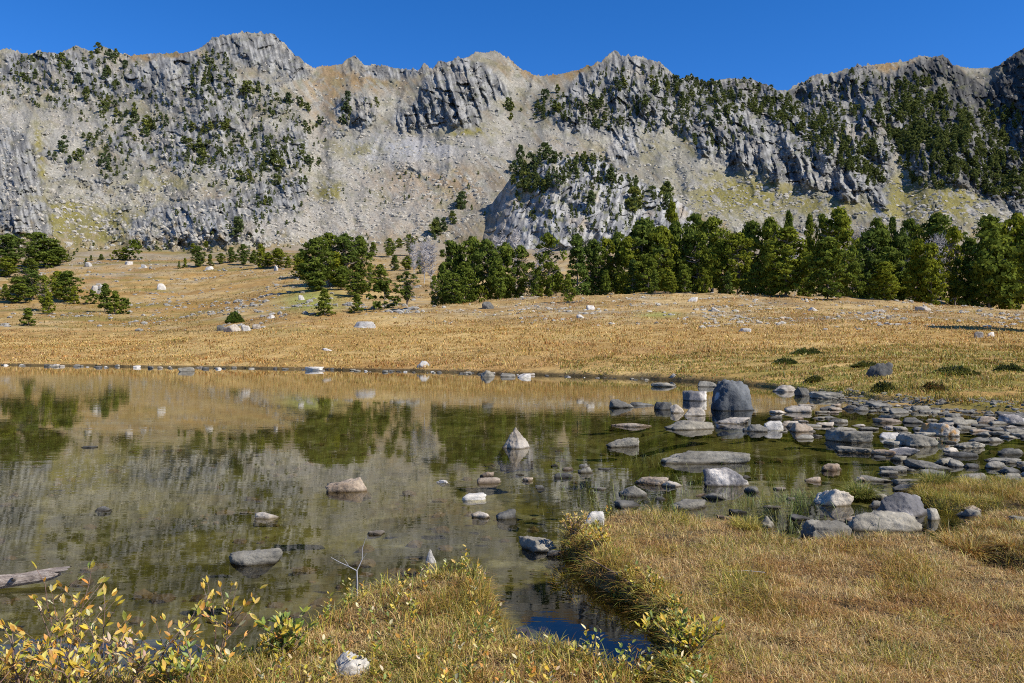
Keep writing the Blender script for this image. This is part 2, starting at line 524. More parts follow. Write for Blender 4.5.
# ------------------------------------------------------------------ the lake
def build_water():
    m, t, b = new_mat('lake_water')
    t.nodes.remove(b)
    g = N(t, 'ShaderNodeNewGeometry')
    mp = N(t, 'ShaderNodeMapping'); mp.inputs['Scale'].default_value = (.55, 1.6, 1)
    t.links.new(g.outputs['Position'], mp.inputs[0])
    n1 = N(t, 'ShaderNodeTexNoise', Scale=2.2, Detail=3.0, Roughness=.5)
    n2 = N(t, 'ShaderNodeTexNoise', Scale=9.0, Detail=2.0, Roughness=.5)
    n3 = N(t, 'ShaderNodeTexNoise', Scale=.10, Detail=2.0)
    for n in (n1, n2): t.links.new(mp.outputs[0], n.inputs['Vector'])
    t.links.new(g.outputs['Position'], n3.inputs['Vector'])
    ad = N(t, 'ShaderNodeMath', operation='MULTIPLY_ADD'); ad.inputs[1].default_value = .22
    t.links.new(n2.outputs['Fac'], ad.inputs[0]); t.links.new(n1.outputs['Fac'], ad.inputs[2])
    st = N(t, 'ShaderNodeMapRange'); st.inputs[1].default_value = .35; st.inputs[2].default_value = .7
    st.inputs[3].default_value = .007; st.inputs[4].default_value = .04
    t.links.new(n3.outputs['Fac'], st.inputs[0])
    bp = N(t, 'ShaderNodeBump', Distance=.05)
    t.links.new(st.outputs[0], bp.inputs['Strength']); t.links.new(ad.outputs[0], bp.inputs['Height'])
    fr = N(t, 'ShaderNodeFresnel', IOR=1.33); t.links.new(bp.outputs[0], fr.inputs['Normal'])
    tr = N(t, 'ShaderNodeBsdfTransparent'); tr.inputs[0].default_value = (.84, .82, .62, 1)
    gl = N(t, 'ShaderNodeBsdfGlossy', Roughness=.012); gl.inputs[0].default_value = (1, 1, 1, 1)
    t.links.new(bp.outputs[0], gl.inputs['Normal'])
    mx = N(t, 'ShaderNodeMixShader')
    t.links.new(fr.outputs[0], mx.inputs[0]); t.links.new(tr.outputs[0], mx.inputs[1]); t.links.new(gl.outputs[0], mx.inputs[2])
    t.links.new(mx.outputs[0], t.nodes['Material Output'].inputs[0])
    v = [(-260, -3, 0), (200, -3, 0), (200, 68, 0), (-260, 68, 0)]
    kind(link('lake_water', mesh_np('lake_water', v, [(0, 1, 2, 3)], mat=m)), 'structure')


build_water()

# ------------------------------------------------------------------ the mountain
SKY_LINE = [(-900, 60), (-700, 35), (-400, 28), (-100, 45), (0, 50), (10, 48), (26, 55), (38, 51), (58, 53), (75, 45), (91, 51), (103, 46), (116, 51),
            (128, 56), (151, 53), (181, 53), (195, 50), (205, 44), (212, 36), (233, 34), (247, 32), (260, 33), (274, 34), (284, 43), (295, 55),
            (305, 62), (313, 67), (329, 65), (342, 64), (347, 58), (355, 56), (366, 65), (378, 64), (395, 68), (419, 70), (424, 62), (432, 70),
            (439, 60), (446, 62), (458, 59), (470, 55), (480, 52), (498, 52), (508, 58), (521, 68), (535, 75), (545, 76), (559, 74), (580, 69),
            (600, 62), (610, 55), (617, 51), (622, 56), (638, 56), (660, 62), (669, 70), (679, 79), (691, 75), (705, 82), (729, 78), (753, 79),
            (773, 87), (784, 91), (801, 82), (814, 75), (838, 72), (855, 67), (858, 63), (862, 66), (886, 63), (907, 61), (920, 55), (934, 57),
            (944, 54), (953, 65), (972, 68), (993, 67), (1001, 64), (1010, 56), (1024, 48), (1060, 30), (1150, 12), (1300, 8), (1600, 30), (1900, 60)]
SLX = np.array([p[0] for p in SKY_LINE], float); SLY = np.array([p[1] for p in SKY_LINE], float)
_gx = np.arange(-1100, 2100, 4.)
_gk = np.exp(-(np.arange(-40, 41) * 4 / 55.) ** 2)
SMY = np.convolve(np.interp(_gx, SLX, SLY), _gk / _gk.sum(), 'same')   # the broad lie of the ridge
FTX = np.array([-900, 0, 120, 280, 320, 440, 520, 700, 1024, 1900], float)
FTY = np.array([250, 252, 256, 258, 260, 262, 250, 246, 246, 246], float)

ROCKS = {  # cliffs and crags, traced; the surface gets ribs, ledges and bare grey stone there
    'a': [(130, 65), (190, 54), (222, 72), (244, 88), (256, 112), (246, 128), (205, 118), (160, 108), (125, 98)],
    'b': [(203, 48), (212, 36), (274, 34), (300, 60), (312, 78), (292, 84), (262, 74), (228, 60)],
    'c': [(-60, 118), (10, 124), (24, 136), (36, 160), (48, 205), (52, 245), (-60, 250)],
    'd': [(128, 222), (160, 205), (238, 196), (258, 182), (312, 172), (322, 188), (300, 214), (262, 236), (210, 252), (128, 254)],
    'e': [(440, 58), (470, 60), (492, 72), (507, 94), (490, 108), (478, 122), (440, 130), (398, 132), (394, 120), (420, 94)],
    'f': [(576, 82), (617, 50), (660, 62), (680, 79), (706, 80), (700, 110), (652, 135), (600, 138), (560, 128), (548, 104)],
    'g': [(690, 78), (760, 78), (786, 92), (806, 84), (860, 62), (905, 90), (900, 150), (896, 196), (870, 205), (845, 190), (800, 178), (744, 168), (700, 158), (680, 120)],
    'h': [(880, 78), (944, 52), (975, 75), (1060, 110), (1150, 200), (1040, 225), (1000, 205), (950, 185), (905, 170), (888, 120)],
    'i': [(985, 110), (1003, 64), (1024, 46), (1100, 20), (1200, 60), (1200, 140), (1030, 125)],
    'j': [(0, 52), (60, 50), (130, 60), (120, 100), (60, 90), (0, 85)],
    'k': [(336, 100), (372, 94), (380, 112), (366, 128), (340, 126)],
    'l': [(398, 162), (440, 156), (450, 168), (420, 176), (400, 172)],
    'm': [(110, 128), (200, 118), (320, 128), (324, 165), (250, 178), (170, 170), (110, 150)],
    'n': [(345, 70), (352, 55), (366, 64), (440, 62), (430, 78), (360, 78)],
    'o': [(690, 118), (735, 140), (800, 165), (870, 198), (886, 206), (840, 196), (776, 182), (706, 150)],
    'p': [(45, 100), (75, 90), (92, 105), (80, 122), (55, 118)],
    'q': [(605, 130), (650, 122), (640, 165), (600, 160)],
}
RW = dict(a=1, b=.8, c=.9, d=.8, e=1.25, f=.9, g=1.05, h=.95, i=1.1, j=.8, k=.8, l=.8, m=.7, n=.7, o=1.25, p=.6, q=.7)
BUMPS = [  # px, py, rx, ry, metres towards the viewer
    (10, 190, 55, 70, 38), (195, 95, 60, 40, 16), (250, 50, 45, 22, 8), (215, 225, 80, 34, 20), (450, 95, 45, 40, 20), (480, 75, 20, 25, 8),
    (617, 85, 45, 40, 16), (715, 120, 30, 45, 14), (775, 150, 26, 40, 16), (835, 165, 30, 45, 22), (870, 110, 22, 60, 14), (952, 130, 62, 78, 32),
    (1055, 90, 46, 70, 70), (70, 65, 40, 25, 8), (318, 140, 12, 90, -14), (520, 115, 22, 40, -10), (905, 190, 14, 60, -12), (645, 150, 30, 40, -6),
    (150, 125, 14, 40, -6), (362, 110, 18, 22, 8), (420, 166, 22, 12, 6), (120, 65, 30, 20, -4), (560, 110, 25, 25, 6), (800, 100, 20, 25, -8), (985, 85, 14, 30, -16)]


RIB = dict(a=.7, b=.5, c=.25, d=.4, e=.8, f=.8, g=1.1, h=1.0, i=1.0, j=.5, k=.9, l=.5, m=.3, n=.8, o=1.3, p=.5, q=.6)


def scree_amount(x, y):
    s = 0
    for cx, cy, rx, ry in ((320, 140, 13, 60), (40, 120, 60, 12), (90, 132, 30, 8), (410, 148, 66, 15), (505, 140, 26, 22), (740, 200, 80, 18), (305, 232, 44, 20), (902, 190, 14, 44), (560, 150, 30, 8),
                           (400, 205, 70, 40), (340, 200, 30, 40), (690, 185, 22, 20), (975, 215, 60, 12), (75, 220, 34, 26)):
        s = s + np.exp(-(((x - cx) / rx) ** 2 + ((y - cy) / ry) ** 2) ** 1.5)
    return np.clip(s, 0, 1)


def rock_amount(px, py):
    wx = px + 14 * fbm(px / 30, py / 30, 5, .6); wy = py + 11 * fbm(px / 30 + 50, py / 30, 5, .6)
    r = np.zeros_like(px); rb = np.zeros_like(px)
    for k, pl in ROCKS.items():
        q = sstep(-7, 8, poly_sd(pl, wx, wy))
        r = np.maximum(r, RW[k] * q); rb = np.maximum(rb, RIB[k] * q)
    hole = sstep(.12, .42, fbm((px - .5 * py) / 24 + 9, py / 30, 4)) * .6     # tongues of scree between the crags
    f = (1 - hole) * (1 - scree_amount(wx, wy))
    return r * f, rb * f


def ridge_y(px):
    y = np.interp(px, SLX, SLY)
    return y + 3.6 * fbm(px / 6., px * 0 + 3.3, 4, .6) * sstep(.25, -.2, fbm(px / 60, px * 0 + 1.7, 2)) + 1.0 * perlin2(px / 1.7, px * 0 + 8.1) - 5 * np.maximum(perlin2(px / 4.3, px * 0 + 4.4) - .22, 0) * sstep(-.1, .25, fbm(px / 50, px * 0 + 21.7, 2))


def mountain_depth(px, py, rk=None):
    yr = np.interp(px, _gx, SMY); yf = np.interp(px, FTX, FTY)
    v = np.clip((yf - py) / (yf - yr), -.1, 1.2)
    d = 345 + 250 * v + 14 * np.maximum(v, 0) ** 3
    for cx, cy, rx, ry, a in BUMPS:
        q = ((px - cx) / rx) ** 2 + ((py - cy) / ry) ** 2
        d = d - a * np.exp(-q * 1.1)
    if rk is None: rk = rock_amount(px, py)
    rk, rb = rk
    d = d - 12 * fbm(px / 70, py / 60 + 3, 3)
    yf2 = np.interp(px, FTX, FTY)
    d = d - 6.5 * (ridged((px + .3 * py) / 62 + .5 * fbm(px / 60, py / 70, 3), py / 150, 3) - .2) * sstep(10, 70, yf2 - py)
    lean = px - .28 * py + 15 * fbm(px / 38, py / 40, 3)
    a1 = ridged(lean / 30, py / 74, 1); a1c = np.clip(a1 + .35, 0, 1.2)
    a2 = ridged((lean + .2 * py) / 13 + 30, py / 30, 1) * a1c; a2c = np.clip(a2 + .4, 0, 1.2)
    a3 = ridged((lean - .3 * py) / 6 + 60, py / 11, 2) * a2c
    d = d - rb * (6.5 * (a1 - .25) + 4.6 * (a2 - .15) + 2.6 * (a3 - .1))
    gx = px + 5 * fbm(px / 20, py / 20, 3); gy = py + 5 * fbm(px / 20 + 40, py / 20, 3)
    d = d - rk * (5.0 * facets((gx - .3 * gy) / 17, gy / 21, 1) + 2.9 * facets((gx - .2 * gy) / 7.5, gy / 6.5, 2) + 1.0 * facets(gx / 3.2, gy / 2.8, 3))
    for key, per, amp, sl in (('e', 10.5, 6.5, .33), ('o', 13., 7., .12), ('k', 8., 3., .2), ('f', 12., 3., -.2)):
        q = sstep(-5, 7, poly_sd(ROCKS[key], px + 5 * fbm(px / 20, py / 20, 3), py))
        u = (px - sl * py + 5 * fbm(px / 22, py / 30, 3)) / per
        k = np.floor(u).astype(int); f = u - k
        d = d - q * amp * (.45 + PERM[k & 511] / 512.) * (np.minimum((1 - f) ** 1.1, f * 9) - .4)      # buttresses with steep left sides
    d = d - rk * 2.0 * fbm(px / 12, py / 14, 4)
    led = (py + .45 * px + 10 * fbm(px / 40, py / 40, 3)) / 13                # tilted ledges
    d = d + rk * (1 - .5 * np.clip(rb, 0, 1)) * 3.6 * (np.abs((led % 1) - .35) - .3)
    soft = 1 - np.clip(rk, 0, 1)
    d = d - soft * (1.5 * fbm((px - .5 * py) / 13, py / 34, 4) + .55 * fbm(px / 3, py / 3, 3))
    outc = outcrops(px, py) * soft
    d = d - outc * (1.5 + 2.4 * facets(gx / 8, gy / 7, 5) + 1.1 * facets(gx / 3, gy / 3, 6) + 1.5 * (ridged(lean / 9, py / 16, 2) - .2))
    return d


def outcrops(px, py):
    lo = .26 - .27 * sstep(340, 300, px) - .12 * sstep(700, 760, px) - .10 * np.exp(-((px - 420) / 60) ** 2 - ((py - 195) / 25) ** 2)
    return sstep(lo, lo + .2, fbm(px / 22 + 70, py / 13 + .2 * px / 13, 5, .62)) * (1 - .85 * scree_amount(px, py))


def mountain_color(px, py, rk):
    rk = rk[0]
    def c(*a): return np.array(a)[None, None, :]
    def mix(a, b, t): return a + (b - a) * np.clip(t, 0, 1)[..., None]
    wx = px + 8 * fbm(px / 20, py / 20 + 5, 3); wy = py + 6 * fbm(px / 20 + 50, py / 20, 3)
    n = fbm(px / 9, py / 9, 4); nb = fbm(px / 45 + 3, py / 30, 3)
    def el(cx, cy, rx, ry): return np.exp(-(((wx - cx) / rx) ** 2 + ((wy - cy) / ry) ** 2))
    tal = mix(c(.18, .168, .134), c(.272, .256, .212), sstep(-.4, .4, nb + .5 * n))
    streak = fbm((px - .9 * py) / 7, (py + .3 * px) / 40, 4)
    tal = mix(tal, c(.185, .15, .10), sstep(.0, .4, streak) * .65)
    tal = mix(tal, c(.215, .145, .07), 1.5 * (el(570, 68, 60, 12) + el(160, 56, 40, 6) + el(900, 68, 30, 9) + el(430, 185, 60, 22) + el(325, 95, 14, 40) + .7 * el(370, 80, 50, 12)
                                             + .8 * el(560, 185, 30, 40) + .6 * el(260, 200, 60, 8) + .6 * el(400, 235, 90, 18)) * sstep(-.5, .3, n + streak))
    scree = el(880, 205, 16, 26) + el(980, 210, 22, 12) + el(400, 148, 60, 14) + el(250, 215, 30, 30) * .4
    tal = mix(tal, c(.30, .28, .245), scree_amount(px, py) * .5 * sstep(-.4, .3, streak + .3))
    tal = mix(tal, c(.285, .28, .275), np.clip(scree, 0, 1))
    gr = (el(36, 170, 8, 40) * 1.3 + el(80, 232, 60, 16) + el(60, 215, 22, 16) + el(330, 190, 14, 10) + el(470, 132, 22, 4) + el(745, 195, 60, 22) + el(905, 200, 44, 24) + .9 * el(960, 195, 40, 30)
          + .8 * el(700, 140, 10, 10) + .6 * el(160, 185, 40, 8) + .5 * el(360, 150, 30, 10) + .5 * el(120, 215, 50, 12) + .35 * el(640, 145, 40, 12) + .5 * el(820, 205, 40, 14))
    tal = mix(tal, c(.170, .148, .046), gr * 1.5 * sstep(-.5, .15, n + .7 * streak))
    tal = mix(tal, c(.165, .145, .07), sstep(.05, .42, fbm((px + .4 * py) / 34 + 60, (py - .3 * px) / 13, 4)) * .5)
    vs = fbm((px - .25 * py) / 3.2, py / 26, 4)
    rock = mix(c(.095, .094, .09), c(.265, .26, .24), sstep(-.35, .4, vs + .6 * n))
    rock = mix(rock, c(.235, .20, .15), sstep(.15, .5, nb + .3 * vs) * .5)
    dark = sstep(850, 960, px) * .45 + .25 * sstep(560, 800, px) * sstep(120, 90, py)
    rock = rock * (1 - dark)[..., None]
    rock = mix(rock, c(.40, .385, .35), (el(640, 150, 26, 18) + el(560, 215, 40, 30) + el(195, 235, 60, 14) * .7) * sstep(-.2, .4, vs))
    # scrub and heath tinting rock ledges
    heath = sstep(.12, .4, fbm(px / 8 + 11, py / 6, 4)) * (.35 + .4 * (el(250, 150, 110, 40) + el(720, 100, 80, 35) + el(945, 125, 60, 60) * 1.5 + el(840, 140, 50, 40)))
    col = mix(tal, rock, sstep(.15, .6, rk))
    outc = outcrops(px, py) * (1 - np.clip(rk, 0, 1))
    col = mix(col, rock, outc * .8)
    sp = perlin2(px / 1.15, py / .9) + .7 * perlin2(px / 2.4 + 9, py / 1.8)        # speckle: fine shading of blocks and the gaps between them, painted into the colour
    col = col * (1 + .36 * np.clip(sp, -.9, 1.1) * (.45 + .55 * sstep(-.2, .3, nb)))[..., None]
    col = mix(col, c(.215, .16, .07), sstep(26, 4, np.interp(px, FTX, FTY) - py + 26 * n + 14 * nb) * .75)      # turf creeping up the foot
    return mix(col, c(.095, .10, .04), heath * .8)


def build_mountain():
    pxs = np.concatenate([np.arange(-880, -12, 7.), np.arange(-10, 1036, .62), np.arange(1040, 1880, 7.)])
    nv = 330
    tt = np.linspace(0, 1, nv)                     # 1 = ridge
    yr = ridge_y(pxs); yf = np.interp(pxs, FTX, FTY) + 6
    P = np.repeat(pxs[None], nv, 0)
    Q = yf[None] + (yr - yf)[None] * tt[:, None]
    rk = rock_amount(P, Q)
    D = mountain_depth(P, Q, rk)
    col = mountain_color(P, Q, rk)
    X = (P - 512) / F * D; Z = H + (HOR - Q) / F * D
    V = [np.stack([X, D, Z], -1)]; C = [col]
    # the far side behind the ridge
    for dd, dz in ((8, -5), (60, -45), (160, -150), (260, -260)):
        V.append(np.stack([X[-1] * (D[-1] + dd) / D[-1], D[-1] + dd, Z[-1] + dz], -1)[None]); C.append(col[-1:])
    V = np.concatenate(V).reshape(-1, 3); C = np.concatenate(C).reshape(-1, 3)
    me = mesh_np('mountain', V, grid_quads(nv + 4, len(pxs)), mat=M_MOUNT, col=np.clip(C, .02, .8), smooth=True)
    kind(link('mountain', me), 'structure')


build_mountain()

# the pale rock knoll that stands in front of the mountain
KNX = np.array([420, 455, 475, 484, 492, 502, 512, 522, 545, 570, 590, 606, 620, 642, 662, 680, 702, 730, 770], float)
KNY = np.array([262, 246, 226, 211, 203, 190, 176, 166, 157, 156, 157, 162, 172, 182, 190, 202, 218, 238, 262], float)


def knoll_depth(px, py):
    yr = np.interp(px, KNX, KNY)
    v = np.clip((262 - py) / np.maximum(262 - yr, 4), 0, 1.1)
    d = 318 + 66 * v ** 1.1 + 10 * ((px - 585) / 130) ** 2 + 30 * np.clip((570 - px) / 140, 0, 1.2) ** 2 - 10 * fbm(px / 34, py / 30, 3)
    rk = sstep(470, 510, px)
    gx = px + 5 * fbm(px / 20, py / 20, 3); gy = py + 5 * fbm(px / 20 + 40, py / 20, 3)
    d = d - rk * (3.2 * ridged((px + .35 * py) / 24, py / 60, 3) + 2.4 * facets((gx + .4 * gy) / 13, gy / 19, 11) + 1.2 * facets((gx + .3 * gy) / 6, gy / 8, 12) + .5 * facets(gx / 3, gy / 3.4, 13))
    return d - (1 - rk) * fbm(px / 6, py / 6, 3)


def build_knoll():
    pxs = np.arange(422, 769, .6); nv = 200
    tt = np.linspace(0, 1, nv)
    yr = np.interp(pxs, KNX, KNY) + 1.6 * fbm(pxs / 6., pxs * 0 + 1.3, 3)
    P = np.repeat(pxs[None], nv, 0); Q = 272 + (np.minimum(yr, 263) - 272)[None] * tt[:, None]
    D = knoll_depth(P, Q)

    def c(*a): return np.array(a)[None, None, :]
    def mix(a, b, t): return a + (b - a) * np.clip(t, 0, 1)[..., None]
    vs = fbm((P + .3 * Q) / 4, Q / 22, 4); n = fbm(P / 8, Q / 8, 4); nb = fbm(P / 26, Q / 26, 3)
    col = mix(c(.15, .15, .15), c(.39, .38, .355), sstep(-.3, .35, vs + .5 * n)) * .86
    col = mix(col, c(.33, .27, .19), sstep(.1, .4, nb) * .6)
    col = mix(col, c(.14, .14, .055), sstep(.15, .4, fbm(P / 7 + 3, Q / 9, 4)) * .6)
    col = mix(c(.23, .18, .105), col, sstep(468, 512, P + 8 * n - .15 * (Q - 200)))
    X = (P - 512) / F * D; Z = H + (HOR - Q) / F * D
    V = [np.stack([X, D, Z], -1)]; C = [col]
    for dd, dz in ((6, -1.5), (25, -12), (60, -60)):
        V.append(np.stack([X[-1] * (D[-1] + dd) / D[-1], D[-1] + dd, Z[-1] + dz], -1)[None]); C.append(col[-1:])
    V = np.concatenate(V).reshape(-1, 3); C = np.concatenate(C).reshape(-1, 3)
    me = mesh_np('rocky_hill', V, grid_quads(nv + 3, len(pxs)), mat=M_MOUNT, col=np.clip(C, .02, .8), smooth=True)
    kind(link('rocky_hill', me), 'structure')


build_knoll()
# ------------------------------------------------------------------ building blocks for plants and stones
def tubes(paths, sides=6):
    """paths: list of (points (n,3), radii (n)) -> verts, quads of tapered tubes"""
    V = []; Q = []; off = 0
    a = np.linspace(0, 2 * np.pi, sides, endpoint=False)
    for pts, rad in paths:
        pts = np.asarray(pts, float); n = len(pts)
        tg = np.gradient(pts, axis=0); tg /= np.linalg.norm(tg, axis=1)[:, None] + 1e-9
        ref = np.where(np.abs(tg[:, 2:3]) > .9, np.array([[1., 0, 0]]), np.array([[0., 0, 1]]))
        u = np.cross(tg, ref); u /= np.linalg.norm(u, axis=1)[:, None] + 1e-9
        v = np.cross(tg, u)
        ring = pts[:, None] + np.asarray(rad)[:, None, None] * (u[:, None] * np.cos(a)[None, :, None] + v[:, None] * np.sin(a)[None, :, None])
        V.append(ring.reshape(-1, 3))
        i = np.arange(n - 1)[:, None] * sides + np.arange(sides)[None]
        j = np.arange(n - 1)[:, None] * sides + (np.arange(sides)[None] + 1) % sides
        Q.append(np.stack([i, j, j + sides, i + sides], -1).reshape(-1, 4) + off)
        off += n * sides
    return np.concatenate(V), np.concatenate(Q)


def blades(name, base, h, w, az, bend, col, mat=M_BLADE, tipcol=None):
    n = len(base)
    ld = np.stack([np.cos(az), np.sin(az), 0 * az], 1)
    tw = az + np.pi / 2 + rng.uniform(-.9, .9, n)
    wd = np.stack([np.cos(tw), np.sin(tw), 0 * az], 1) * w[:, None] * .5
    P = []
    for t in (0, .45, .8, 1.):
        p = base + ld * (h * bend * t ** 1.7)[:, None]
        p = p.copy(); p[:, 2] += h * (t - .55 * np.minimum(bend, 1.3) * t ** 2.2)
        P.append(p)
    V = np.stack([P[0] - wd, P[0] + wd, P[1] - wd * .9, P[1] + wd * .9, P[2] - wd * .6, P[2] + wd * .6, P[3]], 1).reshape(-1, 3)
    o = np.arange(n)[:, None] * 7
    Q = np.concatenate([o + np.array([[0, 1, 3, 2]]), o + np.array([[2, 3, 5, 4]])])
    T = o + np.array([[4, 5, 6]])
    C = np.repeat(col[:, None], 7, 1)
    if tipcol is not None: C[:, 4:] = tipcol[:, None]
    return mesh_np(name, V, Q, T, mat, np.clip(C.reshape(-1, 3), .01, .9), smooth=True)


def pick(pal, n, jitter=.18, wts=None):
    pal = np.array(pal); k = rng.choice(len(pal), n, p=wts)
    return pal[k] * (1 + jitter * rng.normal(size=(n, 1))) * (1 + .06 * rng.normal(size=(n, 3)))


def leaves(name, base, d, up, L, W, col, mat=M_BLADE):
    n = len(base)
    d = d / (np.linalg.norm(d, axis=1)[:, None] + 1e-9)
    s = np.cross(d, up); s /= np.linalg.norm(s, axis=1)[:, None] + 1e-9
    nn = np.cross(s, d)
    L = L[:, None]; W = W[:, None]
    rows = [(.30, .42, .0), (.62, .46, .03)]
    vs = [base]
    for t, wf, k in rows:
        c = base + d * L * t - nn * L * (.10 * t + .03)
        vs += [c - s * W * wf + nn * L * .07, c - nn * L * .02, c + s * W * wf + nn * L * .07]
    vs.append(base + d * L - nn * L * .12)
    V = np.stack(vs, 1).reshape(-1, 3)
    o = np.arange(n)[:, None] * 8
    T = np.concatenate([o + np.array([t]) for t in ((0, 1, 2), (0, 2, 3), (4, 7, 5), (5, 7, 6))])
    Q = np.concatenate([o + np.array([q]) for q in ((1, 4, 5, 2), (2, 5, 6, 3))])
    C = np.repeat(col[:, None], 8, 1)
    return mesh_np(name, V, Q, T, mat, np.clip(C.reshape(-1, 3), .01, .9), smooth=True)


# ------------------------------------------------------------------ trees
def crown_mesh(name, seed, prof, t0=.12, clumps=70, per=60, leaf=.045, aspect=.5, lobes=.28, flat=.6, mat=M_PINE, droop=0., gap=.0, inner=.45, csize=.068):
    r = np.random.default_rng(seed)
    t = t0 + (1 - t0) * r.uniform(0, 1, clumps) ** .95
    az = r.uniform(0, 2 * np.pi, clumps)
    lob = 1 + lobes * np.sin(az * 2 + seed + 5 * t) + lobes * .7 * np.sin(az * 3 - seed * 2 + 9 * t)
    R = prof(t) * np.clip(lob, .35, 1.45) * r.uniform(0, 1, clumps) ** inner
    if gap: k = (np.sin(t * 19 + seed) + np.sin(az * 2 + t * 7 + seed) < 1.6 - gap * 2); t, az, R = t[k], az[k], R[k]
    c = np.stack([R * np.cos(az), R * np.sin(az), t - droop * R], 1)
    # a leader so that the top ends in foliage
    c = np.concatenate([c, np.stack([r.normal(0, .01, 5), r.normal(0, .01, 5), np.linspace(.84, .985, 5)], 1)])
    m = len(c)
    cr = r.uniform(.6, 1.35, m) * csize
    cr[-5:] *= .45
    g = r.normal(size=(m, per, 3)); g /= np.linalg.norm(g, axis=2)[..., None]
    g *= r.uniform(.25, 1.0, (m, per, 1)) ** .5
    off = g * cr[:, None, None] * np.array([1 / aspect, 1 / aspect, flat])[None, None]
    p = (c[:, None] + off).reshape(-1, 3)
    n = len(p)
    out = np.stack([p[:, 0] * aspect, p[:, 1] * aspect, 0 * p[:, 0]], 1); out /= np.linalg.norm(out, axis=1)[:, None] + 1e-6
    g2 = (g / (np.linalg.norm(g, axis=2)[..., None] + 1e-6)).reshape(-1, 3)
    nn = g2 * 1.0 + out * .45 + np.array([0, 0, .35]) + r.normal(0, .38, (n, 3)); nn /= np.linalg.norm(nn, axis=1)[:, None]
    d = out * .5 + np.array([0, 0, .75 - droop * 1.6]) + r.normal(0, .6, (n, 3))
    d = d - nn * np.sum(d * nn, 1)[:, None]; d /= np.linalg.norm(d, axis=1)[:, None] + 1e-6
    s = np.cross(d, nn); s /= np.linalg.norm(s, axis=1)[:, None] + 1e-6
    k = leaf * r.uniform(.6, 1.3, n)[:, None]
    S = np.array([1 / aspect, 1 / aspect, 1.])
    V = np.stack([p - s * k * .10 * S, p + d * k * .55 * S - s * k * .30 * S, p + d * k * S, p + d * k * .55 * S + s * k * .30 * S], 1).reshape(-1, 3)
    Q = np.arange(n * 4).reshape(-1, 4)
    cc = np.clip(np.repeat(r.uniform(0, 1, m), per) * .5 + .5 * r.uniform(0, 1, n), 0, 1)
    C = np.repeat(np.stack([cc, cc, cc], 1), 4, 0)
    return mesh_np(name, V, Q, mat=mat, col=C)


def trunk_mesh(name, seed, prof, t0=.1, aspect=.5, limbs=14, top=.93, mat=M_BARK, r0=.016, twigs=0, forks=1):
    r = np.random.default_rng(seed + 99)
    P = []
    for f in range(forks):
        z = np.linspace(-.02, top - .12 * f, 9)
        wob = np.cumsum(r.normal(0, .006, (9, 2)), 0); wob[0] = 0
        lean = (0 if f == 0 else r.uniform(.06, .14)) * np.maximum(z, 0) ** .7
        a = r.uniform(0, 6.3)
        pts = np.stack([(wob[:, 0] + lean * np.cos(a)) / aspect, (wob[:, 1] + lean * np.sin(a)) / aspect, z], 1)
        P.append((pts, (r0 * (1 - .85 * np.linspace(0, 1, 9)) * (1 if f == 0 else .8)) / aspect))
        for k in range(limbs):
            t = r.uniform(t0, top * .95); az = r.uniform(0, 6.3); R = prof(np.array([t]))[0] * r.uniform(.6, .95)
            q = np.array([np.interp(t, z, pts[:, i]) for i in range(3)])
            e = q + np.array([R * np.cos(az), R * np.sin(az), r.uniform(.0, .10)])
            mid = (q + e) / 2 + np.array([0, 0, -.015])
            P.append((np.stack([q, mid, e]), np.array([.0055, .0035, .001]) / aspect))
            for j in range(twigs):
                u = r.uniform(.3, 1); b = q + (e - q) * u
                e2 = b + np.array([r.normal(0, .09), r.normal(0, .09), r.uniform(-.02, .09)])
                P.append((np.stack([b, (b + e2) / 2 + r.normal(0, .008, 3), e2]), np.array([.0022, .0016, .0008]) / aspect))
    V, Q = tubes(P, 5)
    return mesh_np(name, V, Q, mat=mat, smooth=True)


pr_round = lambda t: .47 * np.sqrt(np.clip(1 - ((t - .50) / .50) ** 2, .02, 1)) * np.where(t > .75, 1 - .9 * (t - .75), 1)
pr_broad = lambda t: .47 * np.clip(np.sin(np.pi * np.clip((t - .02) / 1.02, 0, 1) ** 1.35), .08, 1)
pr_oval = lambda t: .47 * np.clip(np.sin(np.pi * np.clip((t + .12) / 1.18, 0, 1) ** .95), .03, 1) ** .8
pr_cone = lambda t: .48 * np.clip(1.06 - t, 0, 1) ** .85
pr_bush = lambda t: .47 * np.sqrt(np.clip(1 - ((t - .38) / .64) ** 2, .03, 1))

KINDS = {}


def tree_kind(key, variants): KINDS[key] = variants


def mk(key, seeds, prof, ck, tk):
    KINDS[key] = [(crown_mesh(key + '_crown', s, prof, **ck), trunk_mesh(key + '_trunk', s, prof, **tk)) for s in seeds]


mk('round', (1, 2, 3), pr_round, dict(t0=.13, clumps=115, per=44, aspect=.5, lobes=.36), dict(t0=.15, aspect=.5, forks=2))
mk('broad', (4, 5, 6), pr_broad, dict(t0=.16, clumps=115, per=44, aspect=.6, lobes=.42), dict(t0=.2, aspect=.6, forks=3))
mk('oval', (7, 8, 9, 18), pr_oval, dict(t0=.07, clumps=115, per=44, aspect=.45, lobes=.36), dict(t0=.12, aspect=.45))
mk('sparse', (10, 11), pr_broad, dict(t0=.12, clumps=85, per=36, aspect=.55, lobes=.45, gap=.25), dict(t0=.1, aspect=.55, forks=3, limbs=20))
mk('fir', (12, 13), pr_cone, dict(t0=.05, clumps=110, per=42, aspect=.42, lobes=.12, flat=.4, mat=M_FIR, droop=.25, leaf=.04, inner=.35), dict(t0=.08, aspect=.42))
mk('young', (14, 15), pr_cone, dict(t0=.03, clumps=70, per=40, aspect=.6, lobes=.2, leaf=.065), dict(t0=.05, aspect=.6))
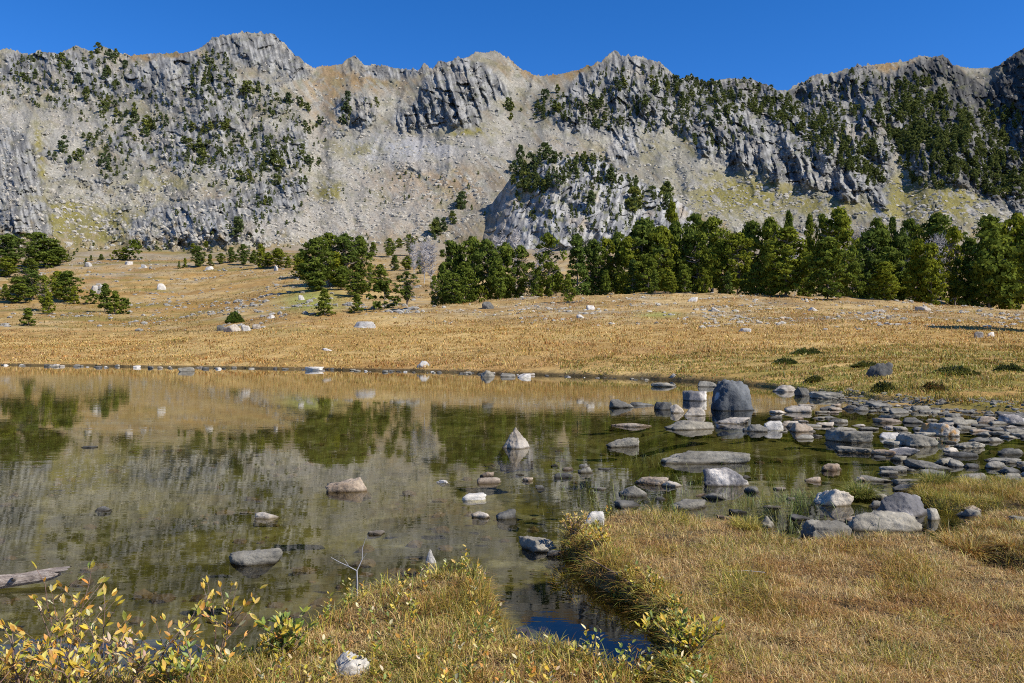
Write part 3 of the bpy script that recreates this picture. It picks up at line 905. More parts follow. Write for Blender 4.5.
mk('bush', (16, 17), pr_bush, dict(t0=.02, clumps=56, per=46, aspect=1., lobes=.22, leaf=.085), dict(t0=.05, aspect=1., limbs=8))
DEAD = [(None, trunk_mesh('snag_trunk', s, pr_broad, t0=.2, aspect=.55, limbs=34, twigs=9, mat=M_SNAG, r0=.013, forks=2)) for s in (21, 22)]
KINDS['dead'] = DEAD

ADJ = {'round': 'round-topped pine', 'broad': 'broad-crowned pine', 'oval': 'tapering pine', 'sparse': 'gappy, thin-crowned pine', 'fir': 'pointed fir',
       'young': 'young cone-shaped pine', 'bush': 'low bushy pine', 'dead': 'bare grey pine'}
NAMES = {'fir': 'fir_tree', 'young': 'young_pine', 'bush': 'bushy_pine', 'dead': 'dead_pine'}

# px, base row, top row, width px, kind, distance (None: where the base row meets the ground)
GROVES = {
    ('at the left edge below the buttress', 'pines at the left edge of the meadow'): [
        (8, 274, 234, 34, 'broad', None), (37, 268, 232, 34, 'broad', None), (53, 266, 243, 24, 'oval', None), (61, 263, 247, 14, 'young', None), (46, 268, 256, 20, 'bush', None),
        (6, 277, 257, 18, 'oval', None), (30, 272, 258, 14, 'oval', None)],
    ('in the open clump at the left', 'pines on the left moraine'): [
        (17, 303, 277, 20, 'oval', None), (32, 301, 270, 22, 'sparse', None), (5, 300, 284, 10, 'young', None), (44, 311, 275, 17, 'sparse', None), (49, 314, 292, 12, 'young', None),
        (58, 298, 271, 14, 'oval', None), (67, 302, 271, 20, 'oval', None), (74, 304, 286, 11, 'young', None), (27, 295, 268, 16, 'sparse', None)],
    ('by itself on the meadow below the left clump', None): [(28, 326, 308, 14, 'young', None)],
    ('beside the two bright white boulders', 'pines beside the two white boulders'): [
        (92, 304, 290, 15, 'bush', None), (105, 312, 284, 17, 'young', None), (115, 314, 291, 15, 'young', None), (124, 314, 298, 14, 'bush', None)],
    ('near the foot of the grey slabs', 'pines at the foot of the grey slabs'): [
        (134, 260, 240, 17, 'bush', None), (124, 260, 247, 9, 'oval', None), (116, 260, 250, 9, 'bush', None), (101, 260, 254, 6, 'young', None), (91, 261, 255, 3.5, 'young', None),
        (86, 265, 258, 4, 'young', None), (74, 256, 251, 3.5, 'young', None), (68, 262, 254, 8, 'bush', None)],
    ('in the loose row atop the meadow', 'small pines along the top of the left meadow'): [
        (179, 269, 261, 3.5, 'young', None), (185, 268, 258, 5, 'young', None), (198, 267, 246, 10, 'oval', None), (206, 251, 241, 7, 'oval', None), (193, 253, 243, 6, 'oval', None),
        (210, 266, 254, 7, 'young', None), (221, 264, 253, 7, 'oval', None), (231, 263, 247, 7, 'oval', None), (243, 265, 244, 9, 'oval', None), (236, 262, 254, 7, 'bush', None),
        (254, 265, 250, 8, 'oval', None), (261, 269, 244, 9, 'oval', None), (268, 267, 252, 9, 'oval', None), (278, 268, 248, 16, 'round', None), (288, 268, 256, 8, 'young', None),
        (218, 247, 241, 5, 'bush', None), (227, 246, 239, 5, 'young', None)],
    ('in the dense grove left of centre', 'pines in the dense grove left of the middle'): [
        (300, 278, 253, 15, 'oval', None), (315, 291, 238, 28, 'round', None), (329, 286, 233, 30, 'broad', None), (345, 285, 234, 30, 'broad', None), (359, 283, 236, 22, 'round', None),
        (315, 291, 262, 23, 'oval', None), (336, 287, 252, 16, 'oval', None), (355, 297, 272, 18, 'oval', None), (341, 290, 266, 18, 'round', None)],
    ('in front of the dense grove, near the low crest', 'small pines in front of the dense grove'): [
        (325, 315, 289, 18, 'young', None), (357, 313, 294, 15, 'young', None)],
    ('in the open wood beyond the grove', 'pines in the open wood behind the crest'): [
        (369, 295, 266, 10, 'sparse', None), (380, 291, 264, 14, 'oval', None), (385, 309, 281, 28, 'bush', None), (407, 305, 271, 20, 'sparse', None), (373, 256, 242, 7, 'oval', None),
        (389, 257, 238, 9, 'oval', None), (395, 271, 255, 8, 'oval', None), (399, 248, 238, 7, 'oval', None), (408, 270, 256, 10, 'oval', None), (419, 274, 250, 7, 'fir', None),
        (410, 256, 234, 13, 'sparse', None),],
    ('among the grey brush in the open wood', 'dead pines in the open wood'): [
        (424, 262, 236, 18, 'dead', 215), (432, 268, 238, 16, 'dead', 205), (414, 256, 240, 12, 'dead', 235), (500, 262, 228, 20, 'dead', 200), (516, 256, 222, 18, 'dead', 205), (540, 262, 236, 14, 'dead', 190)],
    ('in the belt below the pale knoll', 'pines at the left end of the long belt'): [
        (435, 303, 275, 13, 'sparse', 124), (443, 296, 262, 12, 'oval', 130), (453, 303, 273, 22, 'oval', 122), (452, 296, 240, 26, 'round', 140), (472, 298, 237, 30, 'broad', 138), (487, 300, 239, 28, 'round', 134),
        (505, 298, 243, 28, 'broad', 138), (520, 297, 245, 26, 'sparse', 138), (465, 302, 262, 20, 'oval', 128), (498, 301, 258, 18, 'oval', 131), (533, 297, 262, 18, 'sparse', 134), (549, 293, 233, 32, 'sparse', 138)],
    ('in the middle of the long belt', 'pines in the middle of the long belt'): [
        (577, 288, 232, 26, 'fir', 138), (592, 288, 240, 24, 'round', 145), (604, 288, 238, 26, 'sparse', 150), (606, 288, 270, 14, 'young', 135), (617, 287, 232, 22, 'round', 155), (628, 287, 236, 22, 'oval', 142),
        (643, 292, 219, 46, 'round', 146), (647, 294, 254, 22, 'oval', 132), (633, 290, 258, 16, 'fir', 134), (662, 290, 226, 28, 'broad', 142), (676, 288, 222, 26, 'oval', 146), (672, 262, 202, 14, 'oval', 200),
        (690, 288, 228, 26, 'broad', 144), (700, 288, 232, 26, 'round', 142), (697, 262, 214, 28, 'round', 185)],
    ('among the little pines fringing the long belt', 'little pines fringing the long belt'): [
        (462, 303, 284, 12, 'young', None), (482, 302, 286, 10, 'bush', None), (512, 298, 280, 12, 'young', None), (540, 297, 276, 13, 'oval', None), (556, 296, 266, 15, 'oval', None), (586, 291, 270, 13, 'young', None),
        (612, 291, 276, 11, 'bush', None), (655, 294, 270, 13, 'young', None), (670, 294, 272, 12, 'oval', None), (684, 293, 264, 14, 'oval', None), (704, 293, 268, 14, 'bush', None), (728, 294, 272, 13, 'young', None),
        (745, 295, 274, 12, 'bush', None), (772, 296, 268, 16, 'oval', None), (842, 296, 270, 15, 'young', None), (862, 295, 268, 16, 'oval', None), (898, 297, 272, 15, 'oval', None), (912, 298, 274, 13, 'young', None),
        (944, 299, 276, 15, 'bush', None), (972, 300, 274, 15, 'oval', None), (1002, 300, 270, 17, 'young', None)],
    ('standing out in front of the middle of the long belt', None): [(568, 302, 274, 13, 'young', None)],
    ('in the belt right of the middle', 'pines in the long belt right of the middle'): [
        (712, 282, 217, 34, 'broad', 168), (722, 291, 240, 26, 'oval', 136), (737, 292, 233, 34, 'broad', 134), (757, 296, 262, 15, 'oval', 128), (752, 280, 222, 32, 'round', 165), (770, 280, 219, 26, 'oval', 162),
        (786, 297, 227, 36, 'oval', None), (804, 291, 252, 16, 'oval', 132), (789, 262, 211, 14, 'oval', 178), (810, 262, 215, 12, 'oval', 182), (822, 262, 213, 14, 'round', 185)],
    ('standing forward of the long belt with a shadow at its foot', None): [(827, 300, 238, 34, 'oval', None)],
    ('in the right-hand part of the long belt', 'pines in the right-hand part of the long belt'): [
        (838, 270, 208, 34, 'round', 176), (852, 288, 246, 16, 'oval', 136), (868, 286, 232, 28, 'oval', 140), (880, 290, 228, 38, 'round', 142), (885, 297, 262, 24, 'oval', 124), (902, 286, 232, 26, 'broad', 142),
        (878, 262, 218, 20, 'round', 178), (893, 262, 217, 12, 'oval', 182), (910, 268, 219, 24, 'broad', 180), (918, 291, 240, 24, 'oval', 132), (931, 292, 243, 24, 'oval', 130), (938, 276, 213, 36, 'round', 168),
        (955, 286, 226, 26, 'sparse', 146), (970, 288, 238, 22, 'oval', 142)],
    ('dead among the green crowns of the long belt', 'dead pines in the long belt'): [
        (862, 262, 217, 18, 'dead', 184), (850, 262, 222, 14, 'dead', 184), (902, 262, 226, 14, 'dead', 172), (942, 272, 227, 16, 'dead', 150), (930, 270, 234, 12, 'dead', 152), (795, 288, 244, 12, 'dead', 150)],
    ('at the right end of the long belt', 'pines at the right end of the long belt'): [
        (989, 290, 216, 42, 'oval', 134), (957, 305, 268, 17, 'young', None), (987, 305, 260, 22, 'young', None), (1008, 290, 246, 22, 'oval', 134), (1017, 287, 214, 36, 'broad', 138), (1040, 288, 222, 36, 'round', 136), (1068, 288, 226, 36, 'oval', 136), (1000, 278, 226, 26, 'round', 160)],
    ('at the right edge of the photo, throwing a long shadow over the meadow', None): [(1048, 331, 226, 60, 'broad', None)],
}


def size_word(h):
    return 'tall' if h > 11 else 'medium-high' if h > 6.5 else 'short' if h > 3 else 'small'


def place_tree(px, base, top, wpx, kd, Y, label, group, k):
    if Y is None:
        Y, z = ground_hit(px, base)
    X, Y, z = at(px, Y)
    h = max((H + (HOR - top) * Y / F - z) * .97, .8)
    wm = wpx * Y / F * 1.14
    cm, tm = KINDS[kd][k % len(KINDS[kd])]
    o = bpy.data.objects.new(NAMES.get(kd, 'pine_tree'), None); COL.objects.link(o)
    o.location = (X, Y, z - .05); o.rotation_euler = (0, 0, (k * 2.399) % 6.283)
    tag(o, label, 'tree', group)
    if cm: link('crown', cm, o, scale=(wm, wm, h))
    t = link('trunk' if cm else 'bare_trunk', tm, o, scale=(wm, wm, h))
    return o, h


_k = 0
for (where, grp), rows in GROVES.items():
    rows = sorted(rows)
    byk = {}
    for q in rows: byk.setdefault(q[4], []).append(q)
    for q in rows:
        same = byk[q[4]]; i = same.index(q)
        o, h = place_tree(*q, 'x', grp, _k); _k += 1
        od = ordinal(i, len(same))
        o['label'] = ((od.split(' ')[0] + ' ') if od else '') + ADJ[q[4]] + (' ' + ' '.join(od.split(' ')[1:]) if ' ' in od else '') + ' ' + where

# ---- small pines on the mountain, each an object; px, py, rx, ry, count, height px, place
ZONES = [
    (20, 78, 16, 7, 6, 7, 'on the crags at the upper left edge'), (88, 66, 30, 13, 17, 8, 'below the jagged crest at the upper left'), (85, 90, 26, 8, 10, 9, 'on the grey steps under the upper left crest'),
    (118, 112, 16, 9, 9, 9, 'on the ledges left of the grey cliff'), (130, 130, 22, 9, 12, 9, 'in the band under the left grey cliff'), (165, 128, 22, 9, 9, 8, 'below the left grey cliff'),
    (92, 138, 10, 3, 4, 8, 'above the yellow gully on the left'), (66, 155, 14, 8, 8, 9, 'right of the yellow gully'), (107, 165, 10, 7, 6, 9, 'on the bare slope beyond the yellow gully'),
    (203, 78, 18, 20, 13, 7, 'on the heath under the domed peak'), (247, 95, 8, 6, 4, 9, 'on the shoulder right of the left grey cliff'), (265, 104, 11, 12, 9, 9, 'in the upper chute-side clump'),
    (288, 106, 14, 8, 7, 8, 'left of the pale scree chute'), (217, 130, 20, 8, 9, 8, 'in the middle band of the left face'), (236, 138, 20, 4, 6, 6, 'in the thin line across the left face'),
    (190, 150, 10, 8, 6, 12, 'on the lower ledges of the left face'), (216, 160, 20, 7, 7, 10, 'above the lowest slabs of the left face'), (256, 146, 14, 8, 6, 7, 'among the boulders of the left face'),
    (275, 166, 16, 5, 12, 10, 'in the dense row above the lowest slabs'), (303, 166, 14, 5, 8, 8, 'right of the row above the lowest slabs'), (245, 178, 7, 6, 4, 13, 'on the rim of the lowest slabs'),
    (312, 122, 9, 11, 7, 9, 'at the edge of the pale scree chute'), (257, 206, 16, 7, 5, 7, 'on the lowest slabs'), (290, 190, 18, 7, 5, 8, 'near the right end of the lowest slabs'),
    (236, 232, 3, 9, 3, 13, 'in the cleft of the lowest slabs'), (343, 110, 7, 13, 10, 8, 'on the small crag right of the chute'), (372, 103, 6, 7, 4, 7, 'right of the small crag'),
    (515, 110, 8, 9, 6, 9, 'under the fluted cliffs in the middle'), (551, 106, 10, 14, 11, 8, 'below the saddle, left side'), (570, 112, 13, 9, 8, 8, 'below the saddle, right side'),
    (600, 108, 10, 8, 6, 9, 'left of the central crag'), (623, 82, 9, 9, 6, 9, 'under the top of the central crag'), (641, 106, 9, 8, 6, 9, 'right of the central crag'), (661, 88, 9, 12, 8, 8, 'on the east face of the central crag'),
    (683, 92, 15, 14, 14, 8, 'on the ridge right of the central crag'), (610, 126, 14, 6, 6, 9, 'on the foot of the central crag'), (720, 86, 12, 7, 8, 8, 'along the crest right of the dip'), (745, 95, 16, 9, 12, 8, 'below the crest near the second dip'),
    (722, 128, 8, 14, 8, 8, 'on the pinnacles'),
    (440, 234, 6, 5, 5, 13, 'left of the knoll, low down'), (453, 220, 4, 4, 4, 13, 'left of the knoll, halfway up'), (465, 207, 7, 4, 6, 12, 'left of the knoll, near its top'),
    (520, 172, 9, 9, 8, 13, 'on the left shoulder of the pale knoll'), (545, 159, 14, 3.5, 9, 12, 'along the left top of the pale knoll'), (590, 159, 18, 2.5, 9, 8, 'along the right top of the pale knoll'),
    (530, 193, 12, 9, 6, 12, 'on the left face of the pale knoll'), (600, 190, 12, 16, 6, 12, 'in the cracks of the pale knoll'), (645, 205, 12, 10, 8, 16, 'on the lower right of the pale knoll'),
    (565, 185, 16, 12, 5, 10, 'on the bare front of the pale knoll'), (668, 205, 8, 8, 4, 18, 'at the right foot of the pale knoll'),
]
FARM = []
for s, pf, ap in ((31, pr_oval, .5), (32, pr_round, .55), (33, pr_cone, .5), (34, pr_broad, .7), (35, pr_bush, .8)):
    FARM.append(crown_mesh('mountain_pine', s, pf, t0=.02, clumps=26, per=13, leaf=.16, csize=.085, aspect=ap, lobes=.3, mat=M_FARPINE))
FARA = (.5, .55, .5, .7, .8)


def mountain_pos(px, py):
    kn = np.interp(px, KNX, KNY)
    if py > kn + .5 and 478 < px < 725:
        d = float(knoll_depth(np.array([px]), np.array([py]))[0])
    else:
        d = float(mountain_depth(np.array([px]), np.array([py]))[0])
    return (px - 512) / F * d, d, H + (HOR - py) / F * d


zr = np.random.default_rng(12)
for zi, (cx, cy, rx, ry, n, hp, where) in enumerate(ZONES):
    pts = []
    while len(pts) < n:
        a, r = zr.uniform(0, 6.28), math.sqrt(zr.uniform())
        x, y = cx + 1.25 * rx * r * math.cos(a), cy + 1.25 * ry * r * math.sin(a)
        if y < np.interp(x, SLX, SLY) + 4: y = np.interp(x, SLX, SLY) + 4
        if all((x - u) ** 2 / 9 + (y - v) ** 2 / 4 > .5 for u, v in pts) or zr.uniform() < .1: pts.append((x, y))
    for i, (x, y) in enumerate(sorted(pts)):
        X, Y, Z = mountain_pos(x, y)
        k = int(zr.integers(0, 5)); h = hp * zr.choice([.45, .55, .7, .85, 1.05, 1.35]) * Y / F
        wm = h * FARA[k] * zr.uniform(.8, 1.3)
        o = link('mountain_pine', FARM[k], None, (X, Y, Z - .12 * h), (0, 0, zr.uniform(0, 6.28)), (wm, wm, h))
        od = ordinal(i, n)
        tag(o, 'small dark pine ' + where + ', ' + od, 'tree', 'small pines ' + where)

# ---- the close wood on the right-hand ridges: far past counting, one mass
WOOD = [(775, 108, 24, 11, 60, 8), (800, 124, 25, 12, 70, 8), (830, 138, 20, 19, 80, 8), (858, 160, 18, 19, 90, 8), (874, 178, 12, 10, 30, 8), (845, 112, 24, 8, 30, 7), (880, 116, 8, 10, 14, 8),
        (920, 95, 26, 18, 90, 8), (930, 130, 42, 30, 300, 9), (968, 150, 40, 28, 220, 9), (995, 175, 30, 24, 110, 9), (1050, 170, 36, 40, 140, 10), (1000, 120, 22, 14, 40, 8), (905, 150, 18, 20, 60, 8),
        (700, 100, 16, 18, 24, 7), (735, 108, 24, 10, 30, 8), (930, 175, 30, 14, 60, 8), (1015, 190, 14, 12, 30, 9)]
SCRUB = [(200, 130, 130, 45, 478, 4.4), (250, 165, 70, 30, 188, 5.0), (70, 80, 80, 30, 246, 4.4), (215, 75, 24, 24, 87, 5.5), (640, 100, 80, 35, 304, 5.0), (720, 110, 60, 40, 246, 5.5), (850, 120, 70, 50, 348, 5.0), (590, 200, 80, 36, 246, 5.5), (400, 190, 60, 22, 58, 3.3), (560, 112, 30, 14, 58, 5.5), (240, 215, 70, 24, 101, 5.0), (110, 160, 40, 20, 58, 5.0), (530, 178, 24, 14, 90, 8), (600, 175, 46, 14, 90, 7), (560, 160, 50, 5, 60, 8), (190, 248, 150, 7, 70, 4), (390, 245, 60, 10, 30, 4), (480, 195, 14, 24, 14, 7)]


def tree_mass(name, zones, seed, kd):
    r = np.random.default_rng(seed); V = []; C = []
    src = []
    for me in FARM:
        v = np.empty(len(me.vertices) * 3, np.float32); me.vertices.foreach_get('co', v); v = v.reshape(-1, 3)
        c = np.empty(len(me.vertices) * 4, np.float32); me.attributes['col'].data.foreach_get('color', c); src.append((v, c.reshape(-1, 4)[:, :3]))
    for cx, cy, rx, ry, n, hp in zones:
        a = r.uniform(0, 6.28, n); q = np.sqrt(r.uniform(0, 1, n))
        x = cx + rx * q * np.cos(a); y = np.maximum(cy + ry * q * np.sin(a), np.interp(x, SLX, SLY) + 4)
        for i in range(int(n * .72)):
            if 480 < x[i] < 725 and y[i] < np.interp(x[i], KNX, KNY) + 2 and cy > 156: continue
            X, Y, Z = mountain_pos(x[i], y[i])
            k = int(r.integers(0, 5)); h = hp * r.uniform(.5, 1.2) * Y / F; wm = h * FARA[k] * r.uniform(.75, 1.2)
            th = r.uniform(0, 6.28); v = src[k][0]
            p = np.stack([(v[:, 0] * math.cos(th) - v[:, 1] * math.sin(th)) * wm + X, (v[:, 0] * math.sin(th) + v[:, 1] * math.cos(th)) * wm + Y, v[:, 2] * h + Z - .15 * h], 1)
            V.append(p); C.append(np.clip(src[k][1] * r.uniform(.6, 1.3), 0, 1))
    V = np.concatenate(V); C = np.concatenate(C)
    me = mesh_np(name, V, np.arange(len(V)).reshape(-1, 4), mat=M_FARPINE, col=C)
    kind(link(name, me), kd)


tree_mass('ridge_forest', WOOD, 5, 'stuff')
tree_mass('mountain_scrub', SCRUB, 6, 'stuff')

# ------------------------------------------------------------------ stones
R_GREY = rock_mat('grey_stone', (.195, .183, .150), (.33, .312, .262), (.10, .095, .08))
R_PALE = rock_mat('pale_granite', (.32, .285, .235), (.44, .41, .355), (.18, .15, .115))
R_RUB = rock_mat('moraine_stone', (.31, .295, .255), (.48, .46, .41), (.16, .14, .115), wet=False)
R_WHITE = rock_mat('white_rock', (.46, .44, .40), (.58, .56, .52), (.30, .27, .24), wet=False)
R_DARK = rock_mat('dark_stone', (.10, .098, .088), (.19, .185, .165), (.05, .05, .048))
R_BROWN = rock_mat('brownish_stone', (.29, .235, .175), (.42, .37, .30), (.14, .10, .07))
R_BLUE = rock_mat('blue_grey_boulder', (.088, .096, .102), (.15, .158, .162), (.042, .047, .054), scale=2.6, patch=(.34, .36, .38))
R_LICH = rock_mat('lichen_block', (.44, .40, .33), (.56, .52, .45), (.27, .22, .17), patch=(.45, .26, .10))
R_MIX = rock_mat('two_tone_rock', (.20, .19, .185), (.62, .58, .52), (.10, .10, .10), scale=3.5, pale_amt=.85)
R_QUARTZ = rock_mat('white_quartz', (.50, .47, .41), (.60, .58, .52), (.38, .35, .30), wet=False)
RM = dict(x=R_QUARTZ, g=R_GREY, p=R_PALE, w=R_WHITE, d=R_DARK, b=R_BROWN, u=R_BLUE, l=R_LICH, m=R_MIX)

import bmesh
_ico = {}


def ico(sub):
    if sub not in _ico:
        bm = bmesh.new(); bmesh.ops.create_icosphere(bm, subdivisions=sub, radius=1)
        v = np.array([q.co[:] for q in bm.verts]); f = np.array([[w.index for w in p.verts] for p in bm.faces]); bm.free()
        _ico[sub] = (v, f)
    return _ico[sub]


def rock_mesh(name, seed, size, mat, sub=4, planes=11, peak=None, soft=60., rough=.07, dmin=.56):
    """a broken block: a few random planes cut from a ball, edges worn, then roughened"""
    r = np.random.default_rng(seed)
    v, f = ico(sub)
    n = r.normal(size=(planes, 3)); n[:, 2] *= .9; n /= np.linalg.norm(n, axis=1)[:, None]
    d = r.uniform(dmin, 1.02, planes)
    n = np.concatenate([n, [[0, 0, 1], [0, 0, -1], [1, 0, 0], [-1, 0, 0], [0, 1, 0], [0, -1, 0]]])
    d = np.concatenate([d, [.95, .9, .97, .97, .95, .95]])
    if peak is not None:
        for a in np.linspace(0, 6.28, 5, endpoint=False) + seed:
            n = np.concatenate([n, [[.72 * math.cos(a), .72 * math.sin(a), .69]]]); d = np.append(d, peak * r.uniform(.9, 1.15))
    q = np.maximum(v @ n.T, 1e-3) / d[None]
    rad = 1 / (np.sum(q ** soft, 1) ** (1 / soft))
    p = v * rad[:, None]
    sc3 = np.array(size) / max(np.max(size), 1e-6)
    rad2 = 1 + rough * (1.3 * perlin3(p * 1.7 + seed) + 1.0 * perlin3(p * 4.1 + seed * 3) + (.7 * perlin3(p * 9.3 + seed * 7) + .4 * perlin3(p * 21. + seed * 2) if sub > 3 else 0))
    if sub > 3:      # cracks and chipped edges
        ck = np.abs(perlin3(p * 2.3 + seed * 5)); rad2 = rad2 - .05 * np.clip(1 - ck / .07, 0, 1) - .022 * np.clip(1 - np.abs(perlin3(p * 5.7 + seed)) / .1, 0, 1)
    p = p * rad2[:, None]
    lo = p[:, 2].max()
    p = p / np.array([np.abs(p[:, 0]).max(), np.abs(p[:, 1]).max(), lo])
    p = p * np.array([size[0] / 2, size[1] / 2, size[2]])
    return mesh_np(name, p, None, f, mat, smooth=(sub >= 4))


_rs = [100]


def stone(px, py, wpx, hpx, m, label, group=None, name='rock', rz=None, peak=None, Y=None, depth=None, sub=None, planes=11, soft=60., land=False, tilt=0.0, rough=.07, cat='rock', dmin=.56):
    _rs[0] += 1
    if Y is None:
        if land: Y, z = ground_hit(px, py)
        else: Y = F * H / (py - HOR); z = 0.0
    else: z = at(px, Y)[2]
    wm = wpx * Y / F; hm = hpx * Y / F * (.78 if Y > 13 and not land and m != 'u' else 1)
    # the visible rows hold some of the top when seen from above
    dp = (depth or .75) * wm
    hm = max(hm * .92 - dp * .5 * H / Y if Y < 40 else hm, hm * .4, .02)
    Yc = Y + dp * .47; X = (px - 512) / F * Yc
    if land: z = at(px, Yc)[2] if Y < 60 else z
    me = rock_mesh(name, _rs[0], (wm * Yc / Y * 1.04, dp, hm), RM[m], sub or (5 if wpx > 30 else 4 if wpx > 14 else 3), planes, peak, soft, rough, dmin)
    o = link(name, me, None, (X, Yc, z - .01), (0, tilt, rng.uniform(-.35, .35) if rz is None else rz))
    return tag(o, label, cat, group)


stone(731, 411, 43, 36, 'u', 'biggest dark blue-grey boulder, standing tall at the far side of the stream', name='boulder', depth=.85, planes=12, soft=26, rz=.3, rough=.075, dmin=.86)
stone(515, 449, 33, 25, 'p', 'pyramid-shaped pale pinkish rock standing alone in the middle of the lake', peak=.55, planes=3, rz=.4, depth=.9)
stone(351, 492, 47, 16, 'b', 'long angular tan rock with a dark left end, alone in the open lake', depth=.45, rz=.12, tilt=-.08)
stone(268, 519, 27, 9, 'p', 'small pale rock alone in the open lake, above the smooth grey stone', depth=.6)
stone(256, 565, 50, 20, 'g', 'smooth grey stone lying in the shallows left of the grassy mound', depth=.6, planes=7, soft=8)
stone(105, 511, 17, 6, 'd', 'small bluish dark stone just breaking the water on the left')
stone(91, 448, 15, 3, 'd', 'flat dark stone awash far out on the left of the lake')
stone(443, 483, 14, 5, 'w', 'small white stone in the lake right of the long angular rock')
stone(473, 500, 25, 9, 'w', 'rounded white stone between the pyramid rock and the near shore', planes=6, soft=8)
stone(481, 518, 19, 8, 'p', 'small tan stone beside the dark domed stone in the lake')
stone(506, 519, 22, 12, 'd', 'dark domed stone with a pale rim beside the small tan stone', planes=6, soft=8)
stone(488, 484, 25, 8, 'b', 'reddish brown stone barely above water, above the rounded white stone')
stone(487, 477, 14, 7, 'b', 'small brown stone above the reddish stone in the lake')
stone(538, 552, 40, 17, 'g', 'grey stone with a white foot just off the tip of the grassy point', depth=.6)
stone(553, 556, 16, 9, 'd', 'dark little stone against the tip of the grassy point')
stone(431, 563, 13, 17, 'x', 'white wedge-shaped stone standing upright in the near shallows', peak=.6, planes=3, depth=.5)
stone(376, 535, 17, 6, 'p', 'pale tan stone just under the surface in the near shallows')
stone(593, 528, 22, 20, 'x', 'pale rock beside the yellow bush on the grassy point', land=True, planes=8, depth=.7)
stone(613, 525, 22, 9, 'g', 'grey stone behind the edge of the grassy point')
stone(620, 408, 29, 13, 'd', 'dark jagged rock with a flat tail, left of the big boulder', depth=.6)
stone(641, 406, 26, 6, 'd', 'low dark slab trailing right of the dark jagged rock')
stone(664, 410, 17, 12, 'd', 'small black rock left of the pair of white blocks')
stone(677, 413, 14, 13, 'p', 'squarish pinkish white block left of the big boulder')
stone(693, 416, 24, 13, 'p', 'rounded cream-white block beside the squarish one')
stone(693, 401, 26, 15, 'm', 'two-tone block, dark and cream, left of the big boulder at the bank')
stone(664, 387, 29, 7, 'g', 'long low grey stone by the bank left of the big boulder')
stone(674, 380, 11, 10, 'p', 'pale upright stone in the bank above the long low grey stone')
stone(705, 387, 24, 9, 'g', 'grey stone at the bank just left of the big boulder')
stone(632, 427, 46, 7, 'b', 'very flat brownish slab lying in the water below the dark jagged rock', depth=.4)
stone(690, 430, 50, 14, 'g', 'flat grey wedge-shaped slab below the two white blocks', depth=.55)
stone(624, 447, 37, 12, 'g', 'low grey rock with a pale back in the dark water', depth=.5)
stone(703, 464, 88, 15, 'g', 'longest flat grey slab in the dark water, tapering to the right', depth=.3, rz=.06, tilt=.03)
stone(726, 487, 46, 22, 'm', 'broad mottled white and grey rock in front of the longest slab', depth=.6)
stone(752, 493, 19, 8, 'g', 'small grey stone right of the broad mottled rock')
stone(585, 473, 15, 8, 'g', 'small pointed grey stone left of the longest slab')
stone(565, 478, 21, 6, 'd', 'low dark stone left of the small pointed one')
stone(634, 497, 31, 14, 'g', 'triangular grey stone in the shallows', peak=.7, planes=4)
stone(651, 485, 34, 10, 'b', 'tan and white stone behind the triangular one', depth=.5)
stone(672, 487, 20, 8, 'p', 'cream stone right of the tan and white one')
stone(689, 510, 36, 12, 'g', 'pale grey rounded stone near the edge of the grassy point', planes=6, soft=8)
stone(626, 508, 30, 9, 'd', 'dark grey low stone left of the pale rounded one')
stone(712, 499, 28, 8, 'g', 'grey flat stone below the broad mottled rock')
stone(737, 513, 18, 6, 'd', 'dark leaning flake in the shallows')
stone(767, 527, 20, 14, 'g', 'grey wedge standing on edge in the shallows', peak=.6, planes=3, depth=.6)
stone(770, 508, 20, 4, 'g', 'thin flat flake above the grey wedge')
stone(726, 519, 20, 5, 'b', 'narrow flat stone at the back edge of the dry turf')
stone(733, 424, 36, 11, 'p', 'pale rounded stone at the foot of the big boulder')
stone(757, 432, 25, 12, 'g', 'grey stone below and right of the big boulder')
stone(774, 430, 28, 15, 'w', 'bright cream-white rock right of the big boulder')
stone(801, 432, 24, 14, 'b', 'brown and cream cracked rock right of the bright white one')
stone(786, 392, 28, 10, 'p', 'flat white rock against the far bank right of the big boulder')
stone(803, 396, 14, 13, 'd', 'black stone in the bank right of the flat white rock')
stone(829, 399, 33, 11, 'g', 'smooth pale grey stone lying at the bank', planes=6, soft=8)
stone(857, 396, 13, 6, 'g', 'small grey stone at the bank beyond the smooth pale one')
stone(850, 443, 42, 15, 'g', 'light grey block with a dark left end in the middle of the stones')
stone(915, 447, 43, 16, 'g', 'large rounded grey stone with a black shadowed left side', planes=7, soft=9)
stone(941, 437, 36, 22, 'l', 'square pale block with an orange lichen stain', planes=6, soft=18, depth=.8)
stone(890, 439, 22, 10, 'w', 'white stone left of the large rounded grey one')
stone(893, 456, 42, 11, 'm', 'grey and white flat rock below the large rounded one')
stone(855, 453, 36, 8, 'g', 'thin pale slab below the light grey block')
stone(960, 425, 30, 10, 'g', 'flat grey rock behind the square lichen block')
stone(986, 423, 22, 10, 'b', 'brownish rock under the green bank at the right')
stone(1013, 424, 28, 15, 'm', 'dark-sided pale block at the right edge under the bank')
stone(1014, 434, 20, 9, 'g', 'grey stone below the dark-sided block at the right edge')
stone(970, 448, 32, 9, 'g', 'flat slab below the square lichen block')
stone(958, 457, 30, 7, 'd', 'dark split slab in the right-hand stream')
stone(1010, 455, 28, 8, 'd', 'dark flat slab at the right edge')
stone(1005, 463, 38, 6, 'g', 'long thin slab at the right edge below the dark one')
stone(930, 470, 40, 11, 'g', 'long smooth grey slab in the right-hand pool')
stone(956, 467, 16, 9, 'g', 'small blocky stone on the end of the long smooth slab')
stone(972, 468, 16, 6, 'd', 'little dark stone right of the small blocky one')
stone(910, 472, 34, 4, 'd', 'very thin dark slab awash left of the small blocky stone')
stone(830, 471, 24, 9, 'b', 'white and tan stone alone in the pool')
